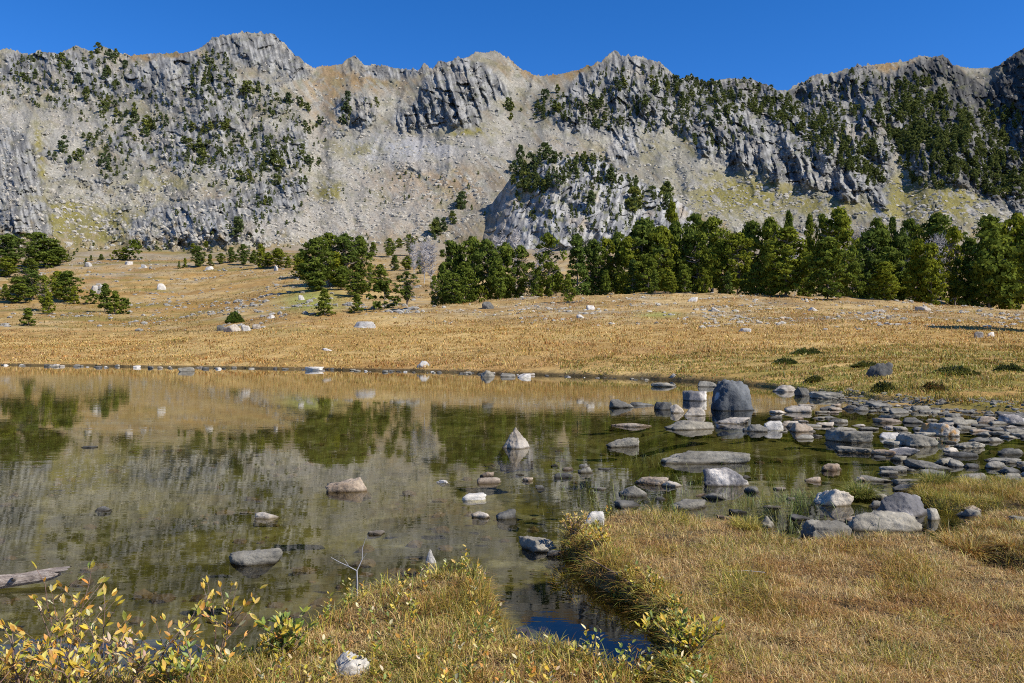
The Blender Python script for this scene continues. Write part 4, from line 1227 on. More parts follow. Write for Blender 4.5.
stone(887, 475, 18, 6, 'g', 'small grey stone at the left of the long slabs')
stone(872, 482, 34, 8, 'g', 'low grey slab below the small grey stone')
stone(915, 486, 46, 11, 'g', 'wide low grey slab in front of the long slabs')
stone(975, 480, 38, 9, 'g', 'split grey slab behind the dry grass patch')
stone(1011, 484, 36, 11, 'g', 'pale grey slab behind the dry grass patch at the right edge')
stone(813, 482, 18, 7, 'b', 'tan rounded cobble left of the pale blocky rock')
stone(832, 506, 42, 22, 'p', 'pale blocky rock at the grassy edge of the pool', planes=8, depth=.7)
stone(868, 497, 44, 14, 'g', 'slanting grey slab right of the pale blocky rock', tilt=.12)
stone(906, 518, 52, 30, 'm', 'large angular dark grey rock behind the cracked pale rock', planes=8, depth=.7)
stone(934, 520, 15, 15, 'g', 'small pale stone leaning on the large angular dark grey rock')
stone(972, 513, 44, 32, 'g', 'rough grey boulder in the grass patch', Y=7.3, rough=.10)
stone(887, 533, 76, 26, 'g', 'largest pale grey rock at the edge of the dry turf, cracked across', planes=9, soft=10, depth=.55)
stone(824, 540, 44, 25, 'g', 'slanting smooth grey rock at the back of the dry turf', planes=7, tilt=.18, depth=.6)
stone(769, 529, 12, 7, 'g', 'small grey chip before the grey wedge')
stone(951, 531, 26, 15, 'g', 'grey and white rock behind the orange tussock', land=True)
stone(1020, 524, 18, 10, 'g', 'small grey stone in the turf at the right edge', land=True)
stone(347, 682, 48, 30, 'x', 'pale rough rock in the grass at the bottom edge', land=True, planes=8, depth=.7, Y=3.5)
stone(937, 676, 50, 12, 'g', 'grey rock half sunk in the dry turf at the bottom right', land=True, planes=6, soft=8, depth=.5, Y=3.62)
stone(858, 523, 26, 9, 'b', 'low brownish stone between the pale blocky rock and the cracked one')
stone(800, 520, 22, 7, 'd', 'dark flat stone left of the slanting smooth rock')
stone(1000, 498, 26, 10, 'g', 'flat grey stone at the back of the grass patch on the right', Y=8.9)
stone(880, 508, 24, 9, 'g', 'grey stone tucked behind the large angular dark grey rock')
stone(925, 500, 30, 10, 'd', 'dark slab at the left tip of the grass patch')
# cobbles that fill the stream bed between the named ones
cob = []
zr = np.random.default_rng(41)
while len(cob) < 130:
    x = zr.uniform(772, 1040); y = zr.uniform(402, 500)
    lo = 398 + (x - 800) * .05 if x > 800 else 412; hi = 440 if x < 860 else 500
    if lo < y < hi and (y < 440 or zr.uniform() < .25) and all(abs(x - u) > 6 or abs(y - v) > 3 for u, v in cob): cob.append((x, y))
rows = [('in the far row under the bank', 0, 412), ('in the second row of the stream bed', 412, 422), ('in the middle of the stream bed', 422, 442), ('among the near slabs of the stream', 442, 520)]
for nm, a, b in rows:
    q = sorted(p for p in cob if a <= p[1] < b)
    for i, (x, y) in enumerate(q):
        wd = zr.uniform(9, 26); m = zr.choice(list('ggggpbd'))
        stone(x, y, wd, wd * zr.uniform(.25, .42), m, 'small %s cobble %s, %s' % (dict(g='grey', p='pale', b='tan', d='dark')[m], nm, ordinal(i, len(q))), 'cobbles ' + nm, name='cobble')
# small stones in the near lake
for i, (x, y, wd, h, m) in enumerate(sorted([(527, 481, 12, 5, 'b'), (541, 489, 11, 5, 'd'), (584, 467, 10, 4, 'g'), (568, 470, 12, 4, 'b'), (605, 470, 12, 3, 'd'), (520, 475, 9, 3, 'g'), (555, 466, 9, 3, 'd'),
                                             (600, 490, 13, 4, 'g'), (660, 500, 12, 4, 'd'), (780, 490, 12, 4, 'b'), (790, 500, 14, 4, 'g'), (745, 478, 12, 4, 'd'), (700, 496, 12, 4, 'b')])):
    stone(x, y, wd, h, m, 'small flat stone awash in the shallows, ' + ordinal(i, 13), 'small stones awash', name='cobble')
# the line of stones along the far shore
zr = np.random.default_rng(43)
secs = [('below the left clump of pines', 0, 180), ('left of the middle of the far shore', 180, 400), ('in the middle of the far shore', 400, 560), ('where the shore bends to the stream', 560, 660)]
for nm, a, b in secs:
    xs = np.sort(zr.uniform(a, b, int((b - a) / 5.6)))
    for i, x in enumerate(xs):
        y = np.interp(x, SHX, SHY) + zr.uniform(-.3, 1.6)
        wd = zr.uniform(2.5, 7.5); m = zr.choice(list('ggwpdgdd'))
        col = dict(g='grey', p='pale', w='white', d='dark')[m]
        stone(x, y, wd, wd * zr.uniform(.25, .5), m, '%s shore stone %s, %s' % (col, nm, ordinal(i, len(xs))), 'stones along the far shore', name='shore_stone', sub=3)
stone(186, 371.8, 21, 6, 'g', 'larger flat grey stone in the water just off the far shore', sub=4)
stone(314, 370.5, 18, 5, 'w', 'larger flat white stone on the far shore left of the middle', sub=4)
stone(486, 377, 17, 10, 'g', 'larger blocky grey stone on the far shore', sub=4)
stone(421, 368, 14, 7, 'w', 'white slab propped on the grass of the far bank', land=True, sub=4)
stone(508, 377, 16, 6, 'g', 'flat grey stone right of the larger blocky one on the far shore')
stone(525, 377.5, 14, 6, 'w', 'pale flat stone at the right of the blocky one on the far shore')
# boulders on the meadow
for q in [(363, 328, 26, 7, 'w', 'big pale lens-shaped boulder on the golden meadow'), (93, 294, 8, 9, 'x', 'left one of the two bright white boulders on the left meadow'),
          (100, 294, 8, 9, 'x', 'right one of the two bright white boulders on the left meadow'), (162, 290, 9, 7, 'w', 'white boulder alone right of the two bright ones'), (233, 332, 18, 8, 'p', 'largest pale rock of the heap below the green bush'),
          (222, 331, 8, 6, 'd', 'dark rock at the left end of the heap below the green bush'), (247, 331, 11, 6, 'w', 'whitish rock in the heap below the green bush'), (257, 329, 8, 5, 'p', 'small pale rock at the right of the heap below the green bush'),
          (271, 319, 8, 4, 'w', 'white stone right of the green bush'), (744, 332, 13, 4, 'w', 'flat white stone alone on the golden meadow at the right'), (979, 338, 12, 6, 'p', 'pale rock by the tip of the long shadow'),
          (991, 337, 8, 5, 'w', 'white rock right of the pale one by the long shadow'), (327, 351, 12, 3, 'w', 'flat whitish stone low on the golden meadow'), (487, 309, 13, 8, 'd', 'dark grey rock on the stony moraine'),
          (302, 300, 6, 5, 'w', 'white stone on the green patch beside the dense grove'), (128, 265, 9, 4, 'w', 'white rock in front of the round bush pine'), (144, 268, 7, 4, 'w', 'white rock right of the round bush pine'),
          (88, 267, 7, 5, 'w', 'white rock below the tiny pines at the upper left'), (210, 270, 10, 4, 'w', 'pale flat rock under the loose row of small pines'), (276, 271, 5, 6, 'w', 'small white rock at the right end of the loose row'),
          (590, 310, 9, 5, 'w', 'white stone on the moraine under the pointed fir'), (580, 318, 8, 4, 'w', 'white stone low on the middle of the moraine'), (693, 302, 10, 5, 'w', 'white stone before the middle of the long belt'),
          (715, 312, 9, 5, 'w', 'white stone on the moraine right of the middle'), (813, 311, 10, 4, 'w', 'white stone below the forward pine'), (898, 298, 10, 4, 'w', 'white stone under the right-hand part of the belt'),
          (924, 311, 16, 5, 'p', 'long pale stone on the moraine at the right'), (880, 313, 16, 4, 'p', 'flat pale slab on the moraine under the belt'), (965, 294, 9, 5, 'w', 'white stone between the two young pines at the right'),
          (882, 377, 25, 15, 'd', 'rough dark rock standing in the mossy bank')]:
    stone(*q[:5], q[5], None, name='boulder' if q[2] > 8 else 'rock', land=True, sub=4, rough=.09 if q[5].startswith('rough') else .05)


def rubble(name, n, pxr, Yr, size, seed, keep, mats=R_WHITE, zlo=.05, zhi=999.):
    r = np.random.default_rng(seed); v0, f0 = ico(1)
    px = r.uniform(*pxr, n); Y = np.exp(r.uniform(np.log(Yr[0]), np.log(Yr[1]), n)); X = (px - 512) / F * Y
    z = ground_z(X, Y); py = HOR - (z - H) / Y * F
    k = keep(px, py, X, Y, r) & (z > zlo) & (z < zhi); px, X, Y, z = px[k], X[k], Y[k], z[k]
    n = len(X); s = size[0] + (size[1] - size[0]) * r.uniform(0, 1, n) ** 3
    V = v0[None] * r.uniform(.65, 1.15, (n, len(v0), 1)) * (s[:, None] * r.uniform(.7, 1.3, (n, 3)) * np.array([1.1, 1, .6]))[:, None]
    V = (V + np.stack([X, Y, z + .1 * s], 1)[:, None]).reshape(-1, 3)
    T = (f0[None] + (np.arange(n) * len(v0))[:, None, None]).reshape(-1, 3)
    kind(link(name, mesh_np(name, V, None, T, mats)), 'stuff')


rubble('moraine_rubble', 20000, (300, 1300), (60, 175), (.05, .38), 51,
       lambda px, py, X, Y, r: (py < 331 + 4 * fbm(X / 9, Y / 9)) & (r.uniform(0, 1, len(px)) < np.clip(.12 + 2.0 * fbm(X / 9, Y / 6, 4), .03, 1) * sstep(332, 318, py) * sstep(340, 500, px)), R_RUB)
rubble('meadow_rubble', 22000, (-200, 420), (100, 320), (.1, .8), 52,
       lambda px, py, X, Y, r: (r.uniform(0, 1, len(px)) < np.clip(2.6 * fbm(X / 26, Y / 16, 4) - .05, .03, 1) * sstep(333, 322, py)), R_RUB)

def scree_blocks(n, seed):
    r = np.random.default_rng(seed); v0, f0 = ico(1)
    px = r.uniform(-60, 1090, n); yr = np.interp(px, SLX, SLY) + 6; py = yr + (250 - yr) * r.uniform(0, 1, n) ** .7
    hid = (py > np.interp(px, KNX, KNY) - 1) & (px > 425) & (px < 765)
    k = ~hid & (r.uniform(0, 1, n) < np.clip(.35 + 1.5 * fbm(px / 16, py / 9, 4) + .4 * scree_amount(px, py), .04, 1))
    px, py = px[k], py[k]; n = len(px)
    D = mountain_depth(px, py); s = .25 + 1.25 * r.uniform(0, 1, n) ** 4
    c = np.stack([(px - 512) / F * D, D, H + (HOR - py) / F * D], 1)
    V = v0[None] * r.uniform(.6, 1.15, (n, len(v0), 1)) * (s[:, None] * r.uniform(.7, 1.3, (n, 3)) * np.array([1.1, 1, .75]))[:, None] + c[:, None]
    T = (f0[None] + (np.arange(n) * len(v0))[:, None, None]).reshape(-1, 3)
    kind(link('scree_blocks', mesh_np('scree_blocks', V.reshape(-1, 3), None, T, R_RUB)), 'stuff')


scree_blocks(42000, 55)
rubble('lake_bed_stones', 2600, (-150, 1150), (4.2, 22), (.02, .13), 54,
       lambda px, py, X, Y, r: r.uniform(0, 1, len(px)) < np.clip(.25 + 1.6 * fbm(X / 1.8, Y / 1.8, 3), .02, 1), R_BROWN, -.9, .0)
rubble('stream_gravel', 14000, (770, 1250), (14.5, 26), (.02, .10), 53,
       lambda px, py, X, Y, r: r.uniform(0, 1, len(px)) < np.clip(.6 + 1.5 * fbm(X / 1.5, Y / 1.5, 3), .05, 1), R_GREY, -.10, .16)

# ------------------------------------------------------------------ grass of the meadow and the bank
def meadow_tint(c, X, Y, r):
    a = fbm(X / 9 + 4, Y / 7, 4); b = fbm(X / 2.2, Y / 1.6 + 8, 3)
    gsel = r.uniform(0, 1, len(X)) < np.clip(.9 * sstep(.05, .4, a + .5 * b), 0, 1) * (.30 + .50 * sstep(45, 25, Y))
    c = np.where(gsel[:, None], c * np.array([.55, .72, .42]), c)
    rs = r.uniform(0, 1, len(X)) < .8 * sstep(.1, .4, fbm(X / 14 + 30, Y / 8, 4))
    return np.where(rs[:, None], c * np.array([.86, .68, .55]), c) * (1 + .4 * b)[:, None]


def meadow_grass(name, n, pxr, Yr, hr, pal, wts, seed, keep=None, w=.035):
    r = np.random.default_rng(seed)
    px = r.uniform(*pxr, n); Y = np.exp(r.uniform(np.log(Yr[0]), np.log(Yr[1]), n)); X = (px - 512) / F * Y
    z = ground_z(X, Y); k = (z > .07)
    if keep is not None: k &= keep(px, X, Y, HOR - (z - H) / Y * F, r)
    X, Y, z = X[k], Y[k], z[k]; n = len(X)
    cl = np.clip(1 + 2.2 * fbm(X / 1.8, Y / 1.4, 3), .3, 2.4)
    h = r.uniform(*hr, n) * cl
    me = blades(name, np.stack([X, Y, z - .02], 1), h, w * Y / 40 * r.uniform(.7, 1.4, n), r.uniform(0, 6.28, n), r.uniform(.2, 1.0, n), meadow_tint(pick(pal, n, .2, wts), X, Y, r))
    kind(link(name, me), 'stuff')


GOLD = [(.48, .30, .082), (.56, .395, .135), (.36, .18, .05), (.32, .25, .055)]
meadow_grass('meadow_grass', 150000, (-80, 1110), (42, 118), (.08, .22), GOLD, [.4, .3, .17, .13], 61,
             lambda px, X, Y, py, r: r.uniform(0, 1, len(px)) < sstep(312, 328, py) * .9 + .1)
meadow_grass('upland_grass', 90000, (-100, 450), (112, 330), (.12, .34), [(.34, .21, .07), (.42, .30, .12), (.26, .15, .05), (.22, .19, .045)], [.3, .25, .2, .25], 63,
             lambda px, X, Y, py, r: r.uniform(0, 1, len(px)) < np.clip(.4 + 1.6 * fbm(X / 30, Y / 14, 4), 0, 1), w=.03)
meadow_grass('moraine_grass', 80000, (420, 1110), (75, 150), (.08, .24), GOLD, [.3, .3, .25, .15], 64,
             lambda px, X, Y, py, r: r.uniform(0, 1, len(px)) < np.clip(.45 + 1.6 * fbm(X / 12, Y / 7, 4), 0, 1), w=.03)
meadow_grass('bank_grass', 110000, (560, 1120), (15, 46), (.05, .17), [(.25, .22, .035), (.44, .31, .09), (.29, .135, .04), (.15, .17, .027), (.33, .29, .05)], [.23, .28, .12, .17, .2], 62)


def clump(px, py, wpx, hpx, label, pal, seed, name='low_shrub', n=2600):
    r = np.random.default_rng(seed)
    Y, z = ground_hit(px, py); X, Y, z = at(px, Y)
    W = wpx * Y / F / 2; Hh = hpx * Y / F
    a = r.uniform(0, 6.28, n); q = np.sqrt(r.uniform(0, 1, n))
    b = np.stack([W * q * np.cos(a), W * .8 * q * np.sin(a), Hh * .95 * (1 - q ** 2) * (.65 + .35 * np.sin(a * 3 + seed) + .3 * np.sin(a * 7 + 2 * seed) * q) * r.uniform(.0, 1, n) ** .7], 1)
    d = np.stack([np.cos(a) * q, np.sin(a) * q, .5 + r.uniform(0, .6, n)], 1) + r.normal(0, .3, (n, 3))
    me = leaves(name, b, d, np.tile([[0., 0, 1]], (n, 1)) + r.normal(0, .5, (n, 3)), r.uniform(.7, 1.3, n) * Hh * .3, r.uniform(.7, 1.3, n) * Hh * .13, pick(pal, n, .2))
    tag(link(name, me, None, (X, Y, z - .03)), label, 'shrub')


DKG = [(.06, .085, .018), (.10, .12, .025), (.15, .15, .03)]
clump(785, 364, 24, 7, 'low dark green shrub on the meadow, the nearer of the two above the big boulder', DKG, 1)
clump(806, 354, 30, 7, 'low dark green shrub on the meadow, the farther of the two above the big boulder', DKG, 2)
clump(235, 323, 14, 11, 'bright green bush standing behind the heap of pale rocks on the left meadow', [(.10, .15, .02), (.15, .19, .03)], 3)
clump(815, 381, 18, 6, 'small olive shrub on the mossy bank right of the big boulder', [(.14, .13, .025), (.09, .10, .02)], 4)
clump(955, 374, 44, 9, 'wide dark green shrub on the mossy bank at the right', [(.09, .10, .02), (.17, .16, .03), (.06, .07, .02)], 5)
clump(1010, 372, 30, 9, 'dark green shrub at the right end of the mossy bank', [(.09, .10, .02), (.06, .07, .02)], 6)
clump(884, 391, 22, 10, 'small dark shrub at the water below the rough dark rock', [(.09, .10, .02), (.06, .07, .02), (.2, .17, .03)], 7)
clump(933, 390, 24, 9, 'reddish and green shrub on the bank above the square lichen block', [(.09, .10, .02), (.22, .11, .03)], 8)
clump(865, 366, 26, 6, 'small olive shrub above the rough dark rock', [(.14, .13, .025), (.09, .10, .02)], 9)

# ------------------------------------------------------------------ turf of the near islands
def sample_isl(pl, n, r, pxr=(-90, 1120), Yr=(2.6, 9.5)):
    px = r.uniform(*pxr, n); Y = np.exp(r.uniform(np.log(Yr[0]), np.log(Yr[1]), n)); X = (px - 512) / F * Y
    sd = poly_sd(pl, X, Y) + .05 * fbm(X / .35, Y / .35, 3) + (.16 * fbm(X / .8 + 5, Y / .8, 2) if pl is ISL1 or pl is ISL2 else 0)
    k = sd > -.02
    return X[k], Y[k], sd[k]


STRAW = np.array([(.57, .405, .165), (.50, .34, .12), (.65, .49, .23), (.32, .165, .055), (.43, .27, .115)])
GREEN = np.array([(.29, .26, .045), (.18, .21, .035), (.42, .34, .06), (.50, .38, .07)])


def turf(name, pl, n, seed, green, hlo, hhi, edge_h, pxr=(-90, 1500), Yr=(2.4, 9.5)):
    r = np.random.default_rng(seed)
    X, Y, sd = sample_isl(pl, n, r, pxr, Yr); n = len(X)
    z = ground_z(X, Y)
    pn = fbm(X / .55, Y / .55, 4); pm = fbm(X / .18 + 9, Y / .18, 3)
    g = np.clip(green + .9 * pn + .5 * sstep(.35, .0, sd) * green * 2, .03, .95)
    isg = r.uniform(0, 1, n) < g
    col = np.where(isg[:, None], pick(GREEN, n, .2), pick(STRAW, n, .2, [.3, .25, .2, .13, .12]))
    pl2 = fbm(X / .9 + 5, Y / .6, 3)
    col = col * (1 + .45 * pm)[:, None] * np.where(pl2[:, None] < -.12, np.array([.84, .74, .64]), 1.0)
    h = r.uniform(hlo, hhi, n) * (1 + .9 * pn) * np.where(isg, 1.25, 1) + edge_h * sstep(.3, 0., sd) * r.uniform(0, 1, n) ** 1.5
    bend = np.where(r.uniform(0, 1, n) < .55, r.uniform(.9, 1.7, n), r.uniform(.2, .8, n))
    keep = r.uniform(0, 1, n) < np.clip(.85 + 1.7 * pm, .12, 1)
    a = [q[keep] for q in (X, Y, z, h, bend)]
    w = r.uniform(.0018, .0045, keep.sum())
    lay = 5 * fbm(a[0] / .5 + 3, a[1] / .5, 2) + r.normal(0, 2.2, keep.sum())       # dead blades lie in swirls
    me = blades(name, np.stack([a[0], a[1], a[2] - .008], 1), np.maximum(a[3], .02), w, lay, a[4], col[keep])
    kind(link(name, me), 'stuff')


turf('dry_turf', ISL1, 560000, 71, .11, .03, .095, .03, (540, 1480), (2.4, 7.6))
turf('mound_grass', ISL2, 400000, 72, .20, .035, .085, .03, (-420, 680), (2.3, 5.9))
turf('islet_turf', ISL3, 130000, 73, .15, .03, .09, .06, (930, 1480), (5., 7.7))
turf('stream_grass', ISL4, 130000, 74, .40, .04, .11, .05, (880, 1320), (6.8, 9.3))


def tall_blades(name, pts, seed, n, h, pal, spread=.05, kd='stuff', w=(.003, .006), bend=(.15, .9)):
    r = np.random.default_rng(seed)
    P = np.array(pts)[r.integers(0, len(pts), n)] + r.normal(0, spread, (n, 2))
    z = np.maximum(ground_z(P[:, 0], P[:, 1]), -.12)
    me = blades(name, np.stack([P[:, 0], P[:, 1], z - .01], 1), r.uniform(*h, n), r.uniform(*w, n), r.uniform(0, 6.28, n), r.uniform(*bend, n), pick(pal, n, .2))
    return me


r = np.random.default_rng(81)
X, Y, sd = sample_isl(ISL1, 9000, r); k = (sd < .28) & (X < .95); E1 = np.stack([X[k], Y[k]], 1)
X, Y, sd = sample_isl(ISL2, 9000, r); E2 = np.stack([X, Y], 1); k = (sd < .2); E2e = E2[k]
SEDGE = [(.30, .28, .045), (.46, .37, .055), (.56, .42, .10), (.48, .27, .07), (.20, .22, .04)]
kind(link('edge_sedge', tall_blades('edge_sedge', E1[::max(1, len(E1) // 110)], 82, 9000, (.06, .17), SEDGE, .028, bend=(.3, 1.5))), 'stuff')
kind(link('mound_sedge', tall_blades('mound_sedge', np.concatenate([E2[::3], E2e]), 83, 6000, (.07, .17), SEDGE, .02)), 'stuff')
# thin green reed blades standing in the shallows
wat = px2plane([(600 + 25 * i + 9 * math.sin(i * 5), 462 + 22 * math.sin(i * 2.3) + 18) for i in range(8)] + [(800, 495), (792, 500), (790, 520), (815, 530), (690, 480), (745, 500), (860, 470), (600, 500), (640, 520), (930, 440), (760, 515)])
kind(link('water_reeds', tall_blades('water_reeds', wat, 84, 2200, (.14, .26), [(.12, .17, .03), (.20, .22, .06), (.24, .25, .10)], .28, w=(.004, .008))), 'stuff')
green = px2plane([(797, 497), (803, 493), (793, 503)])
kind(link('green_reeds', tall_blades('green_reeds', green, 85, 380, (.16, .26), [(.15, .20, .045), (.20, .24, .07)], .14, w=(.004, .009))), 'stuff')

# a low matted willow growth with broad leaves on both banks
WILLOW = [(.56, .40, .04), (.40, .36, .045), (.24, .28, .045), (.60, .46, .11), (.56, .29, .05), (.17, .22, .05), (.62, .54, .30)]


def sprigs(pts, n, seed, hh=(.06, .17), L=(.018, .036)):
    r = np.random.default_rng(seed)
    B = []; D = []; S = []
    for i in r.integers(0, len(pts), n):
        x, y = pts[i]; z = float(ground_z(np.array([x]), np.array([y]))[0])
        h = r.uniform(*hh); a = r.uniform(0, 6.28); ln = r.uniform(.1, .5) * h
        m = int(r.integers(7, 13)); t = np.linspace(.3, 1, m)
        p = np.stack([x + ln * np.cos(a) * t ** 1.5, y + ln * np.sin(a) * t ** 1.5, z + h * t], 1)
        az = np.arange(m) * 2.4 + a
        d = np.stack([np.cos(az), np.sin(az), r.uniform(.5, 1.4, m)], 1)
        B.append(p); D.append(d)
    B = np.concatenate(B); D = np.concatenate(D)
    return B, D, r.uniform(*L, len(B))


def sprig_obj(name, pts, n, seed, pal=WILLOW, wts=None, **kw):
    B, D, L = sprigs(pts, n, seed, **kw)
    me = leaves(name, B, D, np.tile([[0, 0, 1.]], (len(B), 1)) + rng.normal(0, .3, (len(B), 3)), L, L * .5, pick(pal, len(B), .15, wts))
    kind(link(name, me), 'stuff')


E1n = E1[(E1[:, 1] < 5.1) | (rng.uniform(0, 1, len(E1)) < .25)]
sprig_obj('low_willow_cover', E1n, 620, 86, L=(.018, .036), hh=(.03, .10))
sprig_obj('mound_willow_cover', np.concatenate([E2[::2], E2e]), 420, 87)


def tussock(px, Y, wm, h, label, pal, seed, n=2600, name='grass_tussock'):
    r = np.random.default_rng(seed)
    X, Y, z = at(px, Y); z = max(z, 0)
    a = r.uniform(0, 6.28, n); q = np.sqrt(r.uniform(0, 1, n)) * .35 * wm
    b = np.stack([q * np.cos(a), q * np.sin(a), 0 * q - .01], 1)
    me = blades(name, b, r.uniform(.35, 1.15, n) * h * (1 + .3 * np.sin(a * 3 + seed)), r.uniform(.0025, .006, n), a + r.normal(0, 1.0, n), r.uniform(.15, 1.4, n), pick(pal, n, .3))
    tag(link(name, me, None, (X, Y, z)), label, 'grass')


ORANGE = [(.46, .28, .06), (.52, .38, .12), (.27, .24, .05), (.34, .16, .05), (.58, .45, .20)]
tussock(966, 5.95, .42, .20, 'big orange-gold grass tussock overhanging the dark gap at the right', ORANGE, 1, 3600)
tussock(1012, 5.85, .40, .13, 'tawny grass tussock right of the big orange one at the right edge', ORANGE, 2, 3500)
tussock(935, 8.6, .35, .20, 'green-gold tussock behind the large angular dark grey rock', [(.24, .24, .04), (.40, .31, .08), (.16, .18, .03)], 3, 2400)
tussock(860, 8.3, .28, .20, 'green tussock between the pale blocky rock and the slanting slab', [(.16, .20, .03), (.36, .31, .08), (.22, .23, .05)], 4, 1800)
tussock(843, 6.15, .3, .15, 'orange tuft at the back edge of the dry turf', ORANGE, 5, 1800)
tussock(745, 6.4, .3, .12, 'small yellow tuft at the back edge of the dry turf', [(.45, .36, .08), (.33, .29, .05)], 6, 600)


# ------------------------------------------------------------------ willow shrubs with yellowing leaves
def willow(px, Y, h, spread, n_st, label, seed, pal=WILLOW, wts=None, group=None, L=(.028, .050), lean=0.0, dens=.5):
    r = np.random.default_rng(seed)
    X, Y, z = at(px, Y); z = max(z, -.05)
    o = bpy.data.objects.new('willow_shrub', None); COL.objects.link(o); o.location = (X, Y, z)
    tag(o, label, 'shrub', group)
    P = []; B = []; D = []
    for s in range(n_st):
        a = r.uniform(0, 6.28); hh = h * r.uniform(.55, 1.0); ln = spread * r.uniform(.3, 1.0)
        if s == 0: hh = h; ln = spread * .5
        t = np.linspace(0, 1, 8)
        pts = np.stack([ln * np.cos(a) * t ** 1.3 + lean * t ** 2, ln * np.sin(a) * .7 * t ** 1.3, hh * t - .01], 1) + np.cumsum(r.normal(0, .008, (8, 3)), 0)
        P.append((pts, np.linspace(.0042, .0014, 8)))
        subs = [(pts, .35)]
        for b in range(int(r.integers(2, 5))):
            i = int(r.integers(2, 6)); a2 = r.uniform(0, 6.28); l2 = r.uniform(.07, .16) * (h / .4)
            q = pts[i] + np.stack([np.cos(a2) * l2 * np.linspace(0, 1, 5), np.sin(a2) * l2 * np.linspace(0, 1, 5), l2 * .9 * np.linspace(0, 1, 5) ** 1.2], 1)
            P.append((q, np.linspace(.0022, .0010, 5))); subs.append((q, .15))
        for q, t0 in subs:
            m = max(3, int(len(q) * 1.6 * dens)); tt = np.concatenate([np.linspace(t0, 1, m), [1, .98]])
            u = tt * (len(q) - 1); i = np.minimum(u.astype(int), len(q) - 2); f = (u - i)[:, None]
            p = q[i] * (1 - f) + q[i + 1] * f; tg = q[i + 1] - q[i]; tg /= np.linalg.norm(tg, axis=1)[:, None]
            az = np.arange(len(tt)) * 2.4 + r.uniform(0, 6)
            d = tg * .9 + np.stack([np.cos(az), np.sin(az), 0 * az + .15], 1) * r.uniform(.5, 1.1, (len(tt), 1)); d[-2:] = tg[-2:] + r.normal(0, .2, (2, 3))
            B.append(p); D.append(d)
    V, Q = tubes(P, 5)
    link('stem', mesh_np('willow_stem', V, Q, mat=M_TWIG, smooth=True), o)
    B = np.concatenate(B); D = np.concatenate(D); n = len(B)
    lf = r.uniform(*L, n)
    link('foliage', leaves('willow_foliage', B, D, np.tile([[.5, -.4, 1.]], (n, 1)) + r.normal(0, .35, (n, 3)), lf, lf * .40, pick(pal, n, .15, wts)), o)


M_TWIG = wood_mat('reddish_twig', (.13, .075, .05), (.24, .16, .12), 30)
YEL = [.34, .13, .06, .20, .20, .02, .05]
willow(62, 3.75, .60, .16, 5, 'tallest yellowing willow shrub, its top against the driftwood log', 1, wts=YEL)
willow(105, 3.65, .46, .15, 5, 'yellow and green willow shrub right of the tallest one', 2, wts=YEL)
willow(150, 3.55, .38, .20, 4, 'willow shrub with leaning twigs before the blue pool at the left', 3, wts=YEL, lean=.10)
willow(218, 3.85, .52, .13, 4, 'slim willow shrub with an orange-leaved tip left of the grassy mound', 4, wts=YEL)
willow(242, 3.75, .26, .10, 3, 'green-leaved willow shrub at the left foot of the grassy mound', 5, wts=[.15, .25, .25, .1, .05, .15, .05])
willow(18, 3.35, .32, .2, 5, 'yellow willow shrub in the bottom left corner', 6, wts=YEL)
willow(78, 3.3, .24, .2, 5, 'low golden willow shrub at the bottom edge, left', 7, wts=[.35, .2, .05, .2, .15, 0, .05])
willow(190, 3.35, .20, .2, 5, 'low green willow shrub at the bottom edge under the blue pool', 8, wts=[.1, .25, .32, .1, .03, .15, .05])
willow(132, 3.3, .22, .18, 4, 'pink-tinged low willow shrub at the bottom edge', 9, pal=[(.50, .32, .18), (.48, .36, .07), (.60, .50, .30), (.3, .28, .06)])
willow(574, 6.1, .20, .14, 12, 'small golden willow bush at the tip of the grassy point', 10, pal=[(.58, .40, .08), (.55, .33, .08), (.60, .48, .20), (.40, .33, .06)], L=(.02, .034))
willow(600, 5.75, .14, .14, 9, 'small golden-green willow bush just behind the tip of the grassy point', 11, wts=[.4, .2, .1, .15, .1, .03, .02], L=(.02, .032))
willow(283, 3.75, .18, .12, 7, 'low willow with big green leaves on the left flank of the grassy mound', 12, wts=[.15, .15, .35, .05, .05, .25, 0], L=(.035, .055))
willow(690, 3.7, .20, .2, 10, 'low green willow at the bottom edge right of the dark channel', 13, wts=[.25, .25, .25, .1, .05, .1, 0])
willow(662, 4.25, .16, .15, 8, 'yellow-green willow on the right bank of the dark channel', 14, wts=[.4, .25, .15, .1, .05, .05, 0])

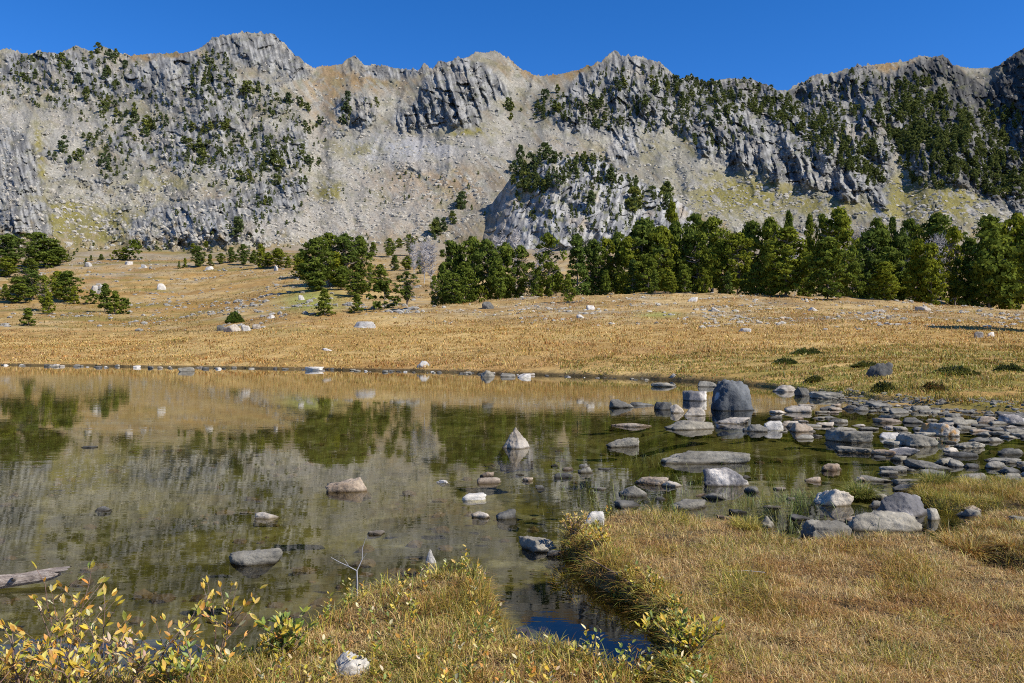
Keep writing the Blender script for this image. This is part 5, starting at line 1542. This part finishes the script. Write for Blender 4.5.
# ------------------------------------------------------------------ driftwood and twigs
def log():
    Y = 5.05; x0 = (-70 - 512) / F * Y; x1 = (64 - 512) / F * (Y + .3)
    n = 60; sd = 28; t = np.linspace(0, 1, n)
    a = np.linspace(0, 2 * np.pi, sd, endpoint=False)
    c = np.array([x0, Y, 0])
    cen = np.stack([lerp(0, x1 - x0, t), .3 * t + .012 * np.sin(t * 4), .005 + .075 * t + .008 * np.sin(t * 6)], 1)
    rad = .060 * (1 - .22 * t) * (1 + .05 * np.sin(t * 17))
    # fluted, weathered wood: grooves run the length of the log, the end is snapped off at a slant
    A, T = np.meshgrid(a + 0, t)
    gro = 1 + .10 * fbm(A * 2.2 / 1.0, T * 2.5, 3) * 1.6 + .07 * perlin2(np.cos(A) * 5 + 9, np.sin(A) * 5 + T * 2.0)
    gro = gro * (1 - .18 * (np.cos(A - 2.2) > .75))
    R = rad[:, None] * gro
    endx = np.where(T > .93, .05 * perlin2(A * 1.8, A * 0 + 3) + .05 * np.sin(A), 0) * (T - .93) / .07
    V = np.stack([cen[:, None, 0] + endx, cen[:, None, 1] + R * np.cos(A) * .95, cen[:, None, 2] + R * np.sin(A) * .8], -1)
    tip = V[-1].mean(0) - [.02, 0, 0]
    V = np.concatenate([V.reshape(-1, 3), tip[None]])
    i = np.arange(n - 1)[:, None] * sd; k = np.arange(sd)[None]
    Q = np.stack([i + k, i + (k + 1) % sd, i + sd + (k + 1) % sd, i + sd + k], -1).reshape(-1, 4)
    b = (n - 1) * sd
    T3 = np.array([(b + q, b + (q + 1) % sd, n * sd) for q in range(sd)])
    o = bpy.data.objects.new('driftwood_log', None); COL.objects.link(o); o.location = c
    tag(o, 'weathered grey driftwood log running out of the left edge into the water', 'log')
    link('trunk', mesh_np('log_trunk', V, Q, T3, M_LOG, smooth=False), o)
    k = cen[38] + [0, -.045, .02]
    V, Q = tubes([(np.stack([k, k + [.015, -.03, .015], k + [.02, -.05, .02]]), [.020, .015, .008])], 8)
    link('branch_stub', mesh_np('log_stub', V, Q, mat=M_LOG, smooth=True), o)


def drift_mat():
    m, t, b = new_mat('driftwood')
    g = N(t, 'ShaderNodeTexCoord'); mp = N(t, 'ShaderNodeMapping'); mp.inputs['Scale'].default_value = (1.2, 16, 16)
    mp.inputs['Rotation'].default_value = (0, .1, -.38)
    t.links.new(g.outputs['Object'], mp.inputs[0])
    n = N(t, 'ShaderNodeTexNoise', Scale=4.5, Detail=7.0, Roughness=.7); t.links.new(mp.outputs[0], n.inputs['Vector'])
    t.links.new(ramp(t, n.outputs['Fac'], [(.32, (.05, .038, .03)), (.48, (.20, .16, .13)), (.68, (.38, .33, .28))]), b.inputs['Base Color'])
    b.inputs['Roughness'].default_value = .9
    bp = N(t, 'ShaderNodeBump', Strength=.7, Distance=.02); t.links.new(n.outputs['Fac'], bp.inputs['Height']); t.links.new(bp.outputs[0], b.inputs['Normal'])
    return m


M_LOG = drift_mat()
log()


def twig(name, px, Y, paths, label, mat):
    X, Y, z = at(px, Y); z = max(z, 0)
    V, Q = tubes([(np.array(p), np.linspace(a, b, len(p))) for p, a, b in paths], 6)
    tag(link(name, mesh_np(name, V, Q, mat=mat, smooth=True), None, (X, Y, z)), label, 'twig')


twig('bare_twig', 357, 5.05, [([(0, 0, -.02), (.003, 0, .09), (-.002, .01, .16)], .006, .005), ([(-.002, .01, .16), (-.05, .0, .19), (-.12, .02, .215), (-.17, .03, .24)], .004, .0015),
                              ([(-.002, .01, .16), (.03, .02, .23), (.03, .03, .30), (.05, .03, .36)], .004, .0012), ([(.03, .02, .23), (.06, .02, .27)], .002, .001), ([(-.05, 0, .19), (-.08, -.02, .25)], .002, .001)],
     'bare grey forked twig standing at the back of the grassy mound', M_SNAG)
twig('fallen_stick', 640, 4.85, [([(-.28, .55, .10), (-.12, .25, .07), (.02, 0, .03), (.12, -.22, .02)], .004, .002)], 'thin dead stick lying along the left edge of the grassy point', M_TWIG)
twig('fallen_stick', 732, 5.0, [([(-.02, .02, .04), (.1, 0, .05), (.2, -.02, .045)], .0035, .002)], 'short pale stick lying on the dry turf', M_SNAG)
